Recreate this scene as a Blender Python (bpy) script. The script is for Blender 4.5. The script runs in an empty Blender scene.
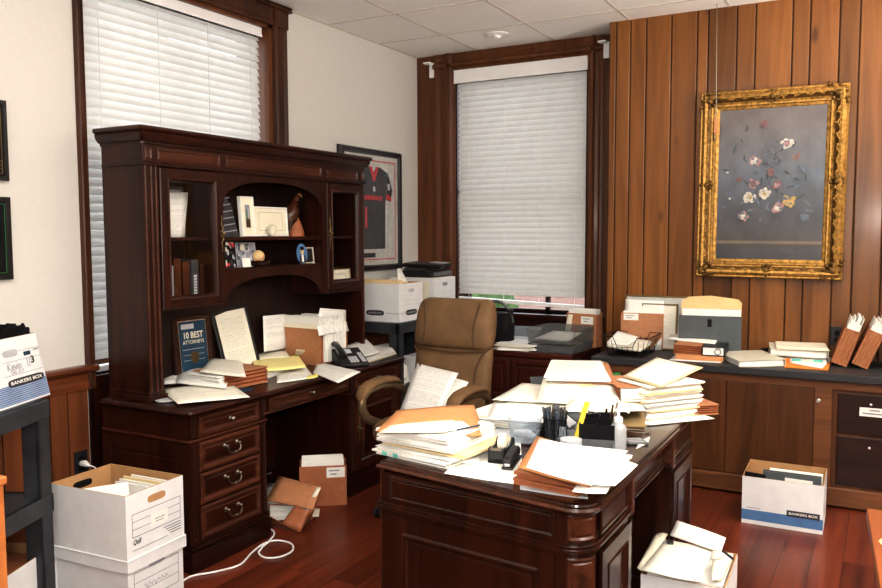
import bpy, bmesh, math, random
from mathutils import Vector, Matrix, Euler
random.seed(7)
scn = bpy.context.scene
col = scn.collection
V = Vector
PI = math.pi
rad = math.radians

# ------------------------------------------------------------------ camera
FPX = 804.0; YAW = rad(29.0); PIT = rad(4.28); ROL = rad(-.187); CAMZ = 1.57
cF = V((-math.sin(YAW)*math.cos(PIT), math.cos(YAW)*math.cos(PIT), -math.sin(PIT)))
_R = V((math.cos(YAW), math.sin(YAW), 0)); _U = _R.cross(cF)
cR = _R*math.cos(ROL) + _U*math.sin(ROL); cU = -_R*math.sin(ROL) + _U*math.cos(ROL)
cam_d = bpy.data.cameras.new('camera'); cam = bpy.data.objects.new('camera', cam_d); col.objects.link(cam)
cam.matrix_world = Matrix(((cR.x, cU.x, -cF.x, 0), (cR.y, cU.y, -cF.y, 0), (cR.z, cU.z, -cF.z, CAMZ), (0, 0, 0, 1)))
cam_d.sensor_width = 36; cam_d.lens = FPX/882*36; cam_d.clip_start = .05; cam_d.clip_end = 200
scn.camera = cam

# surveying helpers: where a sight line meets a real plane of the room (height z, depth Y or side X)
def _ray(x, y): return cF + cR*((x-441)/FPX) + cU*((294-y)/FPX)
def A(x, y, z):
    d = _ray(x, y); t = (z-CAMZ)/d.z; return V((d.x*t, d.y*t, z))
def AY(x, y, Y):
    d = _ray(x, y); t = Y/d.y; return V((d.x*t, Y, CAMZ+d.z*t))
def AX(x, y, X):
    d = _ray(x, y); t = X/d.x; return V((X, d.y*t, CAMZ+d.z*t))

# ------------------------------------------------------------------ materials
def _mat(name):
    m = bpy.data.materials.new(name); m.use_nodes = True
    nt = m.node_tree; b = nt.nodes['Principled BSDF']
    return m, nt, b
def C4(c): return (c[0], c[1], c[2], 1)
def plain(name, c, rough=.5, metal=0, noise=.12, nscale=18, bump=0, coat=0, trans=0, spec=.4):
    m, nt, b = _mat(name); N = nt.nodes; L = nt.links
    tc = N.new('ShaderNodeTexCoord'); n = N.new('ShaderNodeTexNoise'); n.inputs['Scale'].default_value = nscale; n.inputs['Detail'].default_value = 4
    L.new(tc.outputs['Object'], n.inputs['Vector'])
    r = N.new('ShaderNodeValToRGB'); L.new(n.outputs['Fac'], r.inputs['Fac'])
    r.color_ramp.elements[0].position = .3; r.color_ramp.elements[1].position = .7
    r.color_ramp.elements[0].color = C4([x*(1-noise) for x in c]); r.color_ramp.elements[1].color = C4([min(1, x*(1+noise)) for x in c])
    L.new(r.outputs['Color'], b.inputs['Base Color'])
    b.inputs['Roughness'].default_value = rough; b.inputs['Metallic'].default_value = metal
    b.inputs['Coat Weight'].default_value = coat; b.inputs['Coat Roughness'].default_value = .15; b.inputs['Specular IOR Level'].default_value = spec
    if bump:
        bp = N.new('ShaderNodeBump'); bp.inputs['Strength'].default_value = bump; bp.inputs['Distance'].default_value = .01
        L.new(n.outputs['Fac'], bp.inputs['Height']); L.new(bp.outputs['Normal'], b.inputs['Normal'])
    if trans:
        t = N.new('ShaderNodeBsdfTranslucent'); L.new(r.outputs['Color'], t.inputs['Color'])
        mx = N.new('ShaderNodeMixShader'); mx.inputs[0].default_value = trans
        L.new(b.outputs[0], mx.inputs[1]); L.new(t.outputs[0], mx.inputs[2])
        L.new(mx.outputs[0], N['Material Output'].inputs['Surface'])
    return m
def wood(name, c1, c2, axis='z', scale=14, rough=.3, coat=.3, tint=False, knots=False, spec=.3):
    m, nt, b = _mat(name); N = nt.nodes; L = nt.links
    tc = N.new('ShaderNodeTexCoord'); mp = N.new('ShaderNodeMapping')
    s = [scale]*3; s['xyz'.index(axis)] = scale*.06; mp.inputs['Scale'].default_value = s
    L.new(tc.outputs['Object'], mp.inputs['Vector'])
    vec = mp.outputs['Vector']
    if tint:
        at = N.new('ShaderNodeAttribute'); at.attribute_name = 'tint'
        ad = N.new('ShaderNodeVectorMath'); ad.operation = 'MULTIPLY_ADD'
        ad.inputs[1].default_value = (37, 23, 51); L.new(at.outputs['Color'], ad.inputs[0]); L.new(vec, ad.inputs[2]); vec = ad.outputs[0]
    n = N.new('ShaderNodeTexNoise'); n.inputs['Scale'].default_value = 1; n.inputs['Detail'].default_value = 8; n.inputs['Roughness'].default_value = .62; n.inputs['Distortion'].default_value = .8
    L.new(vec, n.inputs['Vector'])
    r = N.new('ShaderNodeValToRGB'); L.new(n.outputs['Fac'], r.inputs['Fac'])
    r.color_ramp.elements[0].position = .32; r.color_ramp.elements[1].position = .68
    r.color_ramp.elements[0].color = C4(c1); r.color_ramp.elements[1].color = C4(c2)
    out = r.outputs['Color']
    if tint:
        hv = N.new('ShaderNodeHueSaturation'); mr = N.new('ShaderNodeMapRange'); mr.inputs[3].default_value = .72; mr.inputs[4].default_value = 1.3
        sp = N.new('ShaderNodeSeparateColor'); L.new(at.outputs['Color'], sp.inputs[0]); L.new(sp.outputs[0], mr.inputs[0]); L.new(mr.outputs[0], hv.inputs['Value']); L.new(out, hv.inputs['Color']); out = hv.outputs['Color']
    if knots:
        vo = N.new('ShaderNodeTexVoronoi'); vo.inputs['Scale'].default_value = 1.0
        mk = N.new('ShaderNodeMapping'); mk.inputs['Scale'].default_value = (3.4, 3.4, 1.3); L.new(tc.outputs['Object'], mk.inputs['Vector']); L.new(mk.outputs[0], vo.inputs['Vector'])
        rk = N.new('ShaderNodeValToRGB'); rk.color_ramp.elements[0].position = .03; rk.color_ramp.elements[1].position = .09
        rk.color_ramp.elements[0].color = (.32, .25, .2, 1); rk.color_ramp.elements[1].color = (1, 1, 1, 1); L.new(vo.outputs['Distance'], rk.inputs['Fac'])
        mm = N.new('ShaderNodeMix'); mm.data_type = 'RGBA'; mm.blend_type = 'MULTIPLY'; mm.inputs[0].default_value = .8
        L.new(out, mm.inputs[6]); L.new(rk.outputs[0], mm.inputs[7]); out = mm.outputs[2]
    L.new(out, b.inputs['Base Color'])
    b.inputs['Roughness'].default_value = rough; b.inputs['Coat Weight'].default_value = coat*.6; b.inputs['Coat Roughness'].default_value = .15; b.inputs['Specular IOR Level'].default_value = spec
    bp = N.new('ShaderNodeBump'); bp.inputs['Strength'].default_value = .06; bp.inputs['Distance'].default_value = .004
    L.new(n.outputs['Fac'], bp.inputs['Height']); L.new(bp.outputs['Normal'], b.inputs['Normal'])
    return m
def paper_mat(name, c, ink=.45, lines=34, amount=.55, hl=None):
    m, nt, b = _mat(name); N = nt.nodes; L = nt.links
    tc = N.new('ShaderNodeTexCoord'); sp = N.new('ShaderNodeSeparateXYZ'); L.new(tc.outputs['UV'], sp.inputs[0])
    def mth(op, a, bb=None, c3=None):
        n = N.new('ShaderNodeMath'); n.operation = op
        for i, x in enumerate((a, bb, c3)):
            if x is None: continue
            if isinstance(x, (int, float)): n.inputs[i].default_value = x
            else: L.new(x, n.inputs[i])
        return n.outputs[0]
    u, v = sp.outputs[0], sp.outputs[1]
    vl = mth('MULTIPLY', v, lines); fr = mth('FRACT', vl); row = mth('FLOOR', vl)
    ln = mth('LESS_THAN', fr, .42)
    cb = N.new('ShaderNodeCombineXYZ'); L.new(mth('MULTIPLY', u, 26), cb.inputs[0]); L.new(mth('MULTIPLY', row, 3.7), cb.inputs[1])
    ob = N.new('ShaderNodeObjectInfo'); L.new(mth('MULTIPLY', ob.outputs['Random'], 90), cb.inputs[2])
    nz = N.new('ShaderNodeTexNoise'); nz.inputs['Scale'].default_value = 1; nz.inputs['Detail'].default_value = 1; L.new(cb.outputs[0], nz.inputs['Vector'])
    wd = mth('GREATER_THAN', nz.outputs['Fac'], .44)
    cb2 = N.new('ShaderNodeCombineXYZ'); L.new(mth('MULTIPLY', row, .31), cb2.inputs[0]); L.new(mth('MULTIPLY', ob.outputs['Random'], 50), cb2.inputs[1])
    nz2 = N.new('ShaderNodeTexNoise'); nz2.inputs['Scale'].default_value = 1; L.new(cb2.outputs[0], nz2.inputs['Vector'])
    para = mth('GREATER_THAN', nz2.outputs['Fac'], .43)
    mg = mth('MULTIPLY', mth('GREATER_THAN', u, .12), mth('LESS_THAN', u, .88)); mg = mth('MULTIPLY', mg, mth('MULTIPLY', mth('GREATER_THAN', v, .08), mth('LESS_THAN', v, .92)))
    fac = mth('MULTIPLY', mth('MULTIPLY', ln, wd), mth('MULTIPLY', mg, para)); fac = mth('MULTIPLY', fac, amount)
    mx = N.new('ShaderNodeMix'); mx.data_type = 'RGBA'; L.new(fac, mx.inputs[0]); mx.inputs[6].default_value = C4(c); mx.inputs[7].default_value = (ink, ink, ink, 1)
    L.new(mx.outputs[2], b.inputs['Base Color']); b.inputs['Roughness'].default_value = .75
    return m
def glass_mat(name, tint=(1, 1, 1), refl=.06, rough=.02, opacity=0.0, body=(.8, .8, .8)):
    m, nt, b = _mat(name); N = nt.nodes; L = nt.links
    t = N.new('ShaderNodeBsdfTransparent'); t.inputs[0].default_value = C4(tint)
    g = N.new('ShaderNodeBsdfGlossy'); g.inputs['Roughness'].default_value = rough
    lw = N.new('ShaderNodeLayerWeight'); lw.inputs[0].default_value = .5
    pw_ = N.new('ShaderNodeMath'); pw_.operation = 'POWER'; pw_.inputs[1].default_value = 5; L.new(lw.outputs['Facing'], pw_.inputs[0])
    fr = N.new('ShaderNodeMath'); fr.operation = 'MULTIPLY_ADD'; fr.inputs[1].default_value = .9; fr.inputs[2].default_value = .035; L.new(pw_.outputs[0], fr.inputs[0])
    nz = N.new('ShaderNodeTexNoise'); nz.inputs['Scale'].default_value = 4
    ml = N.new('ShaderNodeMath'); ml.operation = 'MULTIPLY_ADD'; ml.inputs[1].default_value = .01; L.new(nz.outputs['Fac'], ml.inputs[0]); L.new(fr.outputs[0], ml.inputs[2])
    mx = N.new('ShaderNodeMixShader'); L.new(ml.outputs[0], mx.inputs[0]); L.new(t.outputs[0], mx.inputs[1]); L.new(g.outputs[0], mx.inputs[2])
    o = mx.outputs[0]
    if opacity:
        b.inputs['Base Color'].default_value = C4(body); b.inputs['Roughness'].default_value = .25
        m2 = N.new('ShaderNodeMixShader'); m2.inputs[0].default_value = opacity; L.new(o, m2.inputs[1]); L.new(b.outputs[0], m2.inputs[2]); o = m2.outputs[0]
    L.new(o, N['Material Output'].inputs['Surface'])
    return m
M = {}
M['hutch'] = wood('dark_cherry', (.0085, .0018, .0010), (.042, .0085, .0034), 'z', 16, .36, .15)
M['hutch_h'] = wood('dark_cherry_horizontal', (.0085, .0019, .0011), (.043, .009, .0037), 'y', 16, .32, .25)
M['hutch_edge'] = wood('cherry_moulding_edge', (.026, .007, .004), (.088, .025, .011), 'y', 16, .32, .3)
M['hutch_in'] = wood('cherry_interior', (.008, .003, .002), (.026, .008, .005), 'z', 14, .5, .1)
M['exec'] = wood('mahogany', (.008, .002, .0012), (.040, .0092, .0038), 'z', 16, .3, .25)
M['exec_top'] = wood('mahogany_top', (.013, .0045, .003), (.040, .012, .006), 'y', 14, .22, .5)
M['exec_edge'] = wood('mahogany_edge', (.028, .009, .005), (.085, .025, .011), 'y', 14, .24, .45)
M['panel'] = wood('panelling', (.105, .038, .009), (.22, .088, .024), 'z', 9, .33, .22, tint=True, knots=True)
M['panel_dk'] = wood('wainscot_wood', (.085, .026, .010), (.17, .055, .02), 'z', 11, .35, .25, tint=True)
M['groove'] = plain('groove_shadow', (.018, .008, .004), .7)
M['casing'] = wood('stained_casing', (.065, .022, .008), (.165, .058, .02), 'z', 14, .42, .08)
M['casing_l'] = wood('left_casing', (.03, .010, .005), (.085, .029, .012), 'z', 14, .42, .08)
M['casing_h'] = wood('stained_casing_head', (.04, .014, .006), (.10, .033, .013), 'y', 14, .33, .35)
M['casing_x'] = wood('stained_casing_cross', (.045, .015, .006), (.11, .036, .013), 'x', 14, .33, .35)
M['rail'] = wood('chair_rail_wood', (.08, .022, .008), (.20, .058, .02), 'y', 12, .28, .4)
M['cred'] = wood('credenza_walnut', (.055, .019, .006), (.125, .044, .014), 'z', 12, .4, .12)
M['cred_rail'] = wood('credenza_rail', (.085, .032, .012), (.19, .075, .030), 'x', 12, .4, .12)
M['cred_dk'] = wood('drawer_front_dark', (.009, .003, .0025), (.030, .009, .005), 'x', 12, .38, .12)
M['cab'] = wood('filing_cherry', (.028, .006, .004), (.075, .016, .009), 'x', 12, .3, .35)
M['honey'] = wood('honey_wood', (.30, .10, .03), (.46, .17, .05), 'y', 12, .3, .35)
M['honey_dark'] = wood('reddish_table_wood', (.17, .052, .017), (.28, .088, .03), 'y', 12, .33, .2)
M['floor'] = None
M['laminate'] = plain('grey_laminate', (.030, .031, .034), .45, spec=.3, nscale=60, noise=.2)
M['wall'] = plain('cream_wallpaper', (.635, .612, .572), .8, noise=.015, nscale=30)
M['wall2'] = plain('white_paint', (.66, .655, .62), .8, noise=.03, nscale=30)
M['ceil'] = plain('ceiling_tile', (.90, .88, .845), .9, noise=.06, nscale=120, bump=.05)
M['ceilgrid'] = plain('ceiling_grid', (.62, .56, .49), .7, noise=.05)
M['blind'] = plain('blind_slat', (.78, .77, .75), .4, noise=.03, trans=.40)
M['blind_rail'] = plain('blind_rail', (.84, .83, .83), .4, noise=.02)
M['blind_cord'] = plain('blind_cord', (.85, .84, .82), .7)
M['white'] = plain('white_paper', (.78, .765, .72), .75, noise=.02)
M['cream'] = plain('cream_paper', (.77, .72, .58), .75, noise=.03)
M['manila'] = plain('manila_folder', (.74, .58, .34), .7, noise=.05)
M['text'] = paper_mat('typed_paper', (.78, .765, .725), .34, 36, .5)
M['text2'] = paper_mat('typed_cream_paper', (.78, .745, .64), .36, 28, .4)
M['text3'] = paper_mat('form_paper', (.77, .76, .73), .36, 46, .6)
M['yellow'] = paper_mat('yellow_pad', (.85, .74, .30), .45, 26, .3)
M['yellowp'] = plain('yellow_sticky', (.90, .80, .25), .7)
M['brownf'] = plain('redrope_folder', (.33, .115, .05), .62, noise=.1, nscale=30)
M['brownf2'] = plain('redrope_light', (.42, .19, .09), .62, noise=.08, nscale=30)
M['tanf'] = plain('tan_folder', (.52, .24, .10), .6, noise=.06, nscale=25)
M['card'] = plain('white_cardboard', (.70, .70, .71), .7, noise=.04, nscale=16)
M['kraft'] = plain('kraft_cardboard', (.42, .24, .11), .8, noise=.06, nscale=20)
M['ink'] = plain('printed_black', (.03, .03, .035), .5)
M['inkgrey'] = plain('printed_grey', (.28, .28, .32), .5)
M['inkblue'] = plain('printed_blue', (.012, .045, .085), .4)
M['inkblue2'] = plain('printed_blue_band', (.085, .18, .36), .5)
M['inkteal'] = plain('printed_teal', (.12, .45, .38), .5)
M['inkred'] = plain('printed_red', (.55, .03, .04), .5)
M['black'] = plain('black_plastic', (.016, .016, .018), .35, noise=.2)
M['blackm'] = plain('black_matte', (.006, .006, .007), .65, noise=.2, spec=.15)
M['resin'] = plain('black_resin', (.032, .034, .04), .45, noise=.3, nscale=12, bump=.05)
M['grey'] = plain('dark_grey_plastic', (.10, .105, .11), .4, noise=.1)
M['lgrey'] = plain('light_grey', (.45, .46, .48), .5)
M['steel'] = plain('brushed_pewter', (.27, .24, .20), .32, metal=1)
M['silver'] = plain('silver', (.7, .7, .7), .25, metal=1)
M['brass'] = plain('antique_brass', (.20, .14, .07), .4, metal=1)
M['bronze'] = plain('bronze_paint', (.17, .115, .062), .3, metal=.55, noise=.1)
M['suede'] = plain('tan_suede', (.155, .086, .038), .72, noise=.2, nscale=10, bump=.12)
M['suede_d'] = plain('tan_suede_seam', (.08, .042, .02), .85)
M['gold'] = plain('gilt', (.40, .225, .06), .42, metal=.65, noise=.5, nscale=45, bump=.3)
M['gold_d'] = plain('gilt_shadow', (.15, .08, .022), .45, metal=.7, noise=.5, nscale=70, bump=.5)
M['glass'] = glass_mat('clear_glass')
M['smoke'] = glass_mat('smoke_plastic', (.88, .88, .88), opacity=.22, body=(.25, .26, .26))
M['clearp'] = glass_mat('clear_plastic', (.93, .95, .97), opacity=.13, body=(.6, .68, .76))
M['gel'] = glass_mat('gel_bottle', (.92, .94, .96), opacity=.4, body=(.78, .8, .82))
M['yel_pl'] = plain('yellow_plastic', (.62, .47, .02), .4)
M['green'] = plain('green_card', (.03, .17, .05), .6)
M['leaf'] = plain('leaf_green', (.05, .10, .02), .7, noise=.5, nscale=25)
M['pen_blue'] = plain('slate_blue_plastic', (.06, .075, .11), .4)
M['orange'] = plain('orange_card', (.85, .25, .03), .6)
M['binder'] = plain('ivory_binder', (.60, .57, .47), .45, noise=.05)
M['doc_grey'] = plain('slate_document_box', (.075, .085, .09), .6, noise=.1)
M['tanbox'] = plain('tan_file_flap', (.62, .46, .23), .65, noise=.06)
M['frameblk'] = plain('black_frame', (.012, .010, .010), .3)
M['framedark'] = wood('plaque_walnut', (.02, .008, .005), (.05, .018, .01), 'z', 18, .3, .4)
M['matboard'] = plain('grey_mat_board', (.52, .51, .48), .8)
M['jersey'] = plain('black_jersey', (.035, .035, .04), .8, noise=.3)
M['brick'] = None
# floor boards
def floor_mat():
    m, nt, b = _mat('cherry_floorboards'); N = nt.nodes; L = nt.links
    tc = N.new('ShaderNodeTexCoord'); mp = N.new('ShaderNodeMapping'); mp.inputs['Rotation'].default_value = (0, 0, PI/2)
    L.new(tc.outputs['Object'], mp.inputs['Vector'])
    br = N.new('ShaderNodeTexBrick'); br.inputs['Scale'].default_value = 1; br.inputs['Brick Width'].default_value = 2.1; br.inputs['Row Height'].default_value = .135
    br.inputs['Mortar Size'].default_value = .0016; br.offset = .37; br.inputs['Bias'].default_value = 0
    br.inputs['Color1'].default_value = (.0, .0, .0, 1); br.inputs['Color2'].default_value = (1, 1, 1, 1); br.inputs['Mortar'].default_value = (.5, .5, .5, 1)
    L.new(mp.outputs[0], br.inputs['Vector'])
    mg = N.new('ShaderNodeMapping'); mg.inputs['Scale'].default_value = (16, .9, 1); L.new(tc.outputs['Object'], mg.inputs['Vector'])
    ad = N.new('ShaderNodeVectorMath'); ad.operation = 'MULTIPLY_ADD'; ad.inputs[1].default_value = (9, 30, 17); L.new(br.outputs['Color'], ad.inputs[0]); L.new(mg.outputs[0], ad.inputs[2])
    n = N.new('ShaderNodeTexNoise'); n.inputs['Scale'].default_value = 1; n.inputs['Detail'].default_value = 7; n.inputs['Distortion'].default_value = .6; L.new(ad.outputs[0], n.inputs['Vector'])
    r = N.new('ShaderNodeValToRGB'); L.new(n.outputs['Fac'], r.inputs['Fac']); r.color_ramp.elements[0].position = .3; r.color_ramp.elements[1].position = .7
    r.color_ramp.elements[0].color = (.060, .011, .005, 1); r.color_ramp.elements[1].color = (.165, .034, .013, 1)
    hv = N.new('ShaderNodeHueSaturation'); mr = N.new('ShaderNodeMapRange'); mr.inputs[3].default_value = .75; mr.inputs[4].default_value = 1.25
    L.new(br.outputs['Color'], mr.inputs[0]); L.new(mr.outputs[0], hv.inputs['Value']); L.new(r.outputs[0], hv.inputs['Color'])
    mx = N.new('ShaderNodeMix'); mx.data_type = 'RGBA'; L.new(br.outputs['Fac'], mx.inputs[0]); L.new(hv.outputs[0], mx.inputs[6]); mx.inputs[7].default_value = (.02, .005, .003, 1)
    L.new(mx.outputs[2], b.inputs['Base Color']); b.inputs['Roughness'].default_value = .30; b.inputs['Specular IOR Level'].default_value = .3; b.inputs['Coat Weight'].default_value = .06; b.inputs['Coat Roughness'].default_value = .2
    return m
M['floor'] = floor_mat()
def brick_mat():
    m, nt, b = _mat('pale_pink_brick'); N = nt.nodes; L = nt.links
    tc = N.new('ShaderNodeTexCoord'); mp = N.new('ShaderNodeMapping'); mp.inputs['Rotation'].default_value = (PI/2, 0, 0); L.new(tc.outputs['Object'], mp.inputs['Vector'])
    br = N.new('ShaderNodeTexBrick'); br.inputs['Scale'].default_value = 4; br.inputs['Color1'].default_value = (.20, .095, .075, 1); br.inputs['Color2'].default_value = (.25, .14, .11, 1); br.inputs['Mortar'].default_value = (.22, .18, .15, 1)
    L.new(mp.outputs[0], br.inputs['Vector']); L.new(br.outputs['Color'], b.inputs['Base Color']); b.inputs['Roughness'].default_value = .9
    return m
M['brick'] = brick_mat()

# ------------------------------------------------------------------ mesh builder
class MB:
    def __init__(s, T=None):
        s.v = []; s.f = []; s.m = []; s.uv = {}; s.tint = {}; s.T = T; s.smooth = False
    def P(s, p):
        p = V(p)
        if s.T is not None: p = s.T @ p
        s.v.append(p); return len(s.v)-1
    def F(s, idx, m=0, uv=None):
        s.f.append(tuple(idx)); s.m.append(m)
        if uv: s.uv[len(s.f)-1] = uv
    def box(s, x0, x1, y0, y1, z0, z1, m=0, X=None):
        ps = [(x0, y0, z0), (x1, y0, z0), (x1, y1, z0), (x0, y1, z0), (x0, y0, z1), (x1, y0, z1), (x1, y1, z1), (x0, y1, z1)]
        i = [s.P(X @ V(p) if X else p) for p in ps]
        for q in ((0, 3, 2, 1), (4, 5, 6, 7), (0, 1, 5, 4), (1, 2, 6, 5), (2, 3, 7, 6), (3, 0, 4, 7)): s.F([i[k] for k in q], m)
        return s
    def prism(s, pts, vec, m=0):
        vec = V(vec); a = [s.P(p) for p in pts]; b = [s.P(V(p)+vec) for p in pts]; n = len(pts)
        s.F(a[::-1], m); s.F(b, m)
        for k in range(n): s.F([a[k], a[(k+1) % n], b[(k+1) % n], b[k]], m)
        return s
    def slab(s, quad, z0, z1, m=0):
        return s.prism([(q[0], q[1], z0) for q in quad], (0, 0, z1-z0), m)
    def rings(s, R, m=0, caps=True, closed=True):
        ids = [[s.P(p) for p in r] for r in R]; n = len(R[0])
        for a, b in zip(ids, ids[1:]):
            for k in range(n if closed else n-1): s.F([a[k], a[(k+1) % n], b[(k+1) % n], b[k]], m)
        if caps: s.F(ids[0][::-1], m); s.F(ids[-1], m)
        return s
    def tube(s, path, r, n=8, m=0, flat=1.0, up=(0, 0, 1), closed=False):
        path = [V(p) for p in path]; R = []; k = len(path)
        up = V(up)
        for i, p in enumerate(path):
            if closed: d = path[(i+1) % k]-path[(i-1) % k]
            else: d = path[min(i+1, k-1)]-path[max(i-1, 0)]
            d.normalize(); a = d.cross(up)
            if a.length < 1e-3: a = d.cross(V((1, 0, 0)))
            a.normalize(); b = a.cross(d).normalized(); rr = r[i] if isinstance(r, (list, tuple)) else r
            R.append([p + a*rr*math.cos(2*PI*j/n) + b*rr*flat*math.sin(2*PI*j/n) for j in range(n)])
        if closed: R.append(R[0]); s.rings(R, m, caps=False)
        else: s.rings(R, m)
        return s
    def lathe(s, prof, n=20, m=0, c=(0, 0, 0), X=None):
        c = V(c); R = []
        for r, z in prof:
            R.append([(X @ V((r*math.cos(2*PI*k/n), r*math.sin(2*PI*k/n), z)) if X else V((r*math.cos(2*PI*k/n), r*math.sin(2*PI*k/n), z))) + c for k in range(n)])
        return s.rings(R, m, caps=prof[0][0] > 1e-4 or prof[-1][0] > 1e-4)
    def ell(s, c, r, e=1.0, nu=16, nv=10, m=0, X=None):
        c = V(c); R = []
        pw = lambda t: math.copysign(abs(t)**e, t)
        for i in range(1, nv):
            ph = -PI/2+PI*i/nv; cz = pw(math.sin(ph)); cr = pw(math.cos(ph)); ring = []
            for k in range(nu):
                t = 2*PI*k/nu; p = V((r[0]*cr*pw(math.cos(t)), r[1]*cr*pw(math.sin(t)), r[2]*cz))
                ring.append((X @ p if X else p)+c)
            R.append(ring)
        return s.rings(R, m)
    def frame(s, X, w, h, prof, fill=True, m=0, mf=None):
        """mitred moulding round a w x h rectangle in the plane of X (x right, y up, z out); prof = (inset, height)"""
        L = []
        for d, z in prof:
            L.append([s.P(X @ V(p)) for p in ((d, d, z), (w-d, d, z), (w-d, h-d, z), (d, h-d, z))])
        for a, b in zip(L, L[1:]):
            for k in range(4): s.F([a[k], a[(k+1) % 4], b[(k+1) % 4], b[k]], m)
        if fill: s.F(L[-1], m if mf is None else mf, [(0, 0), (1, 0), (1, 1), (0, 1)])
        return s
    def rect(s, X, x0, x1, y0, y1, z=.001, m=0):
        s.F([s.P(X @ V(p)) for p in ((x0, y0, z), (x1, y0, z), (x1, y1, z), (x0, y1, z))], m, [(0, 0), (1, 0), (1, 1), (0, 1)]); return s
    def oval(s, X, cx, cy, rx, ry, z=.001, m=0, n=20, e=1.0):
        pw = lambda t: math.copysign(abs(t)**e, t)
        s.F([s.P(X @ V((cx+rx*pw(math.cos(2*PI*k/n)), cy+ry*pw(math.sin(2*PI*k/n)), z))) for k in range(n)], m); return s
    def outline(s, X, x0, x1, y0, y1, t, z=.001, m=0):
        s.rect(X, x0, x1, y0, y0+t, z, m); s.rect(X, x0, x1, y1-t, y1, z, m); s.rect(X, x0, x0+t, y0, y1, z, m); s.rect(X, x1-t, x1, y0, y1, z, m); return s
    def sheet(s, q, nu=6, nv=6, bulge=0., seed=0, m=0, rough=0., curl=0.):
        """q = bl, br, tr, tl corners"""
        rn = random.Random(seed); q = [V(p) for p in q]; ids = []
        ph = rn.random()*6
        for j in range(nv+1):
            row = []
            for i in range(nu+1):
                u, v = i/nu, j/nv
                p = (q[0]*(1-u)+q[1]*u)*(1-v)+(q[3]*(1-u)+q[2]*u)*v
                p = p+V((0, 0, bulge*math.sin(PI*u)*math.sin(PI*v) + curl*(u*u*v) + rough*math.sin(5*u+ph)*math.sin(4*v+ph)))
                row.append(s.P(p))
            ids.append(row)
        for j in range(nv):
            for i in range(nu):
                uv = [(i/nu, j/nv), ((i+1)/nu, j/nv), ((i+1)/nu, (j+1)/nv), (i/nu, (j+1)/nv)]
                s.F([ids[j][i], ids[j][i+1], ids[j+1][i+1], ids[j+1][i]], m, uv)
        s.smooth = True
        return s
    def build(s, name, mats, parent=None, smooth=None, bevel=0, solid=0, seg=2, subsurf=0, world=True, sharp=40):
        vs = s.v
        if parent is not None and world:
            r = parent
            Mi = Matrix.Identity(4); chain = []
            while r is not None: chain.append(r); r = r.parent
            for r in reversed(chain): Mi = Mi @ r.matrix_basis
            Mi = Mi.inverted(); vs = [Mi @ p for p in vs]
        off = V((0, 0, 0))
        if parent is None and world:          # a one-mesh thing: origin at the middle of its base
            xs = [p.x for p in vs]; ys = [p.y for p in vs]; zs = [p.z for p in vs]
            off = V(((min(xs)+max(xs))/2, (min(ys)+max(ys))/2, min(zs))); vs = [p-off for p in vs]
        me = bpy.data.meshes.new(name); me.from_pydata([tuple(p) for p in vs], [], s.f)
        if not isinstance(mats, (list, tuple)): mats = [mats]
        for m in mats: me.materials.append(M[m] if isinstance(m, str) else m)
        me.polygons.foreach_set('material_index', s.m)
        if s.uv:
            ul = me.uv_layers.new(name='UVMap')
            for fi, uv in s.uv.items():
                for li, c in zip(me.polygons[fi].loop_indices, uv): ul.data[li].uv = c
        if s.tint:
            ca = me.attributes.new('tint', 'FLOAT_COLOR', 'FACE')
            for fi in range(len(s.f)):
                t = s.tint.get(fi, .5); ca.data[fi].color = (t, (t*7.3) % 1, (t*13.7) % 1, 1)
        bm = bmesh.new(); bm.from_mesh(me); bmesh.ops.recalc_face_normals(bm, faces=bm.faces); bm.to_mesh(me); bm.free()
        if smooth is None: smooth = s.smooth
        if smooth:
            me.shade_smooth()
            try: me.set_sharp_from_angle(angle=rad(sharp))
            except Exception: pass
        o = bpy.data.objects.new(name, me); col.objects.link(o); o.location = off
        if parent is not None: o.parent = parent
        if solid:
            md = o.modifiers.new('thickness', 'SOLIDIFY'); md.thickness = solid; md.offset = 0
        if bevel:
            md = o.modifiers.new('bevel', 'BEVEL'); md.width = bevel; md.segments = seg; md.limit_method = 'ANGLE'; md.angle_limit = rad(35)
        if subsurf:
            md = o.modifiers.new('subsurf', 'SUBSURF'); md.levels = subsurf; md.render_levels = subsurf
        return o
def tag(o, label=None, cat=None, group=None, kind=None):
    if label: o['label'] = label
    if cat: o['category'] = cat
    if group: o['group'] = group
    if kind: o['kind'] = kind
    return o
def thing(name, label, cat, loc, rot=(0, 0, 0), group=None):
    o = bpy.data.objects.new(name, None); o.empty_display_size = .05; col.objects.link(o)
    o.location = loc; o.rotation_euler = rot if isinstance(rot, (tuple, list)) else (0, 0, rot)
    o.matrix_basis = Matrix.LocRotScale(V(loc), Euler(o.rotation_euler), None)
    return tag(o, label, cat, group)
def struct(o): o['kind'] = 'structure'; return o
def face(o, x, y):
    """plane with origin o, x to the right, y up, z = outward normal"""
    x = V(x).normalized(); y = V(y); y = (y - x*y.dot(x)).normalized(); z = x.cross(y); o = V(o)
    return Matrix(((x.x, y.x, z.x, o.x), (x.y, y.y, z.y, o.y), (x.z, y.z, z.z, o.z), (0, 0, 0, 1)))
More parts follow.
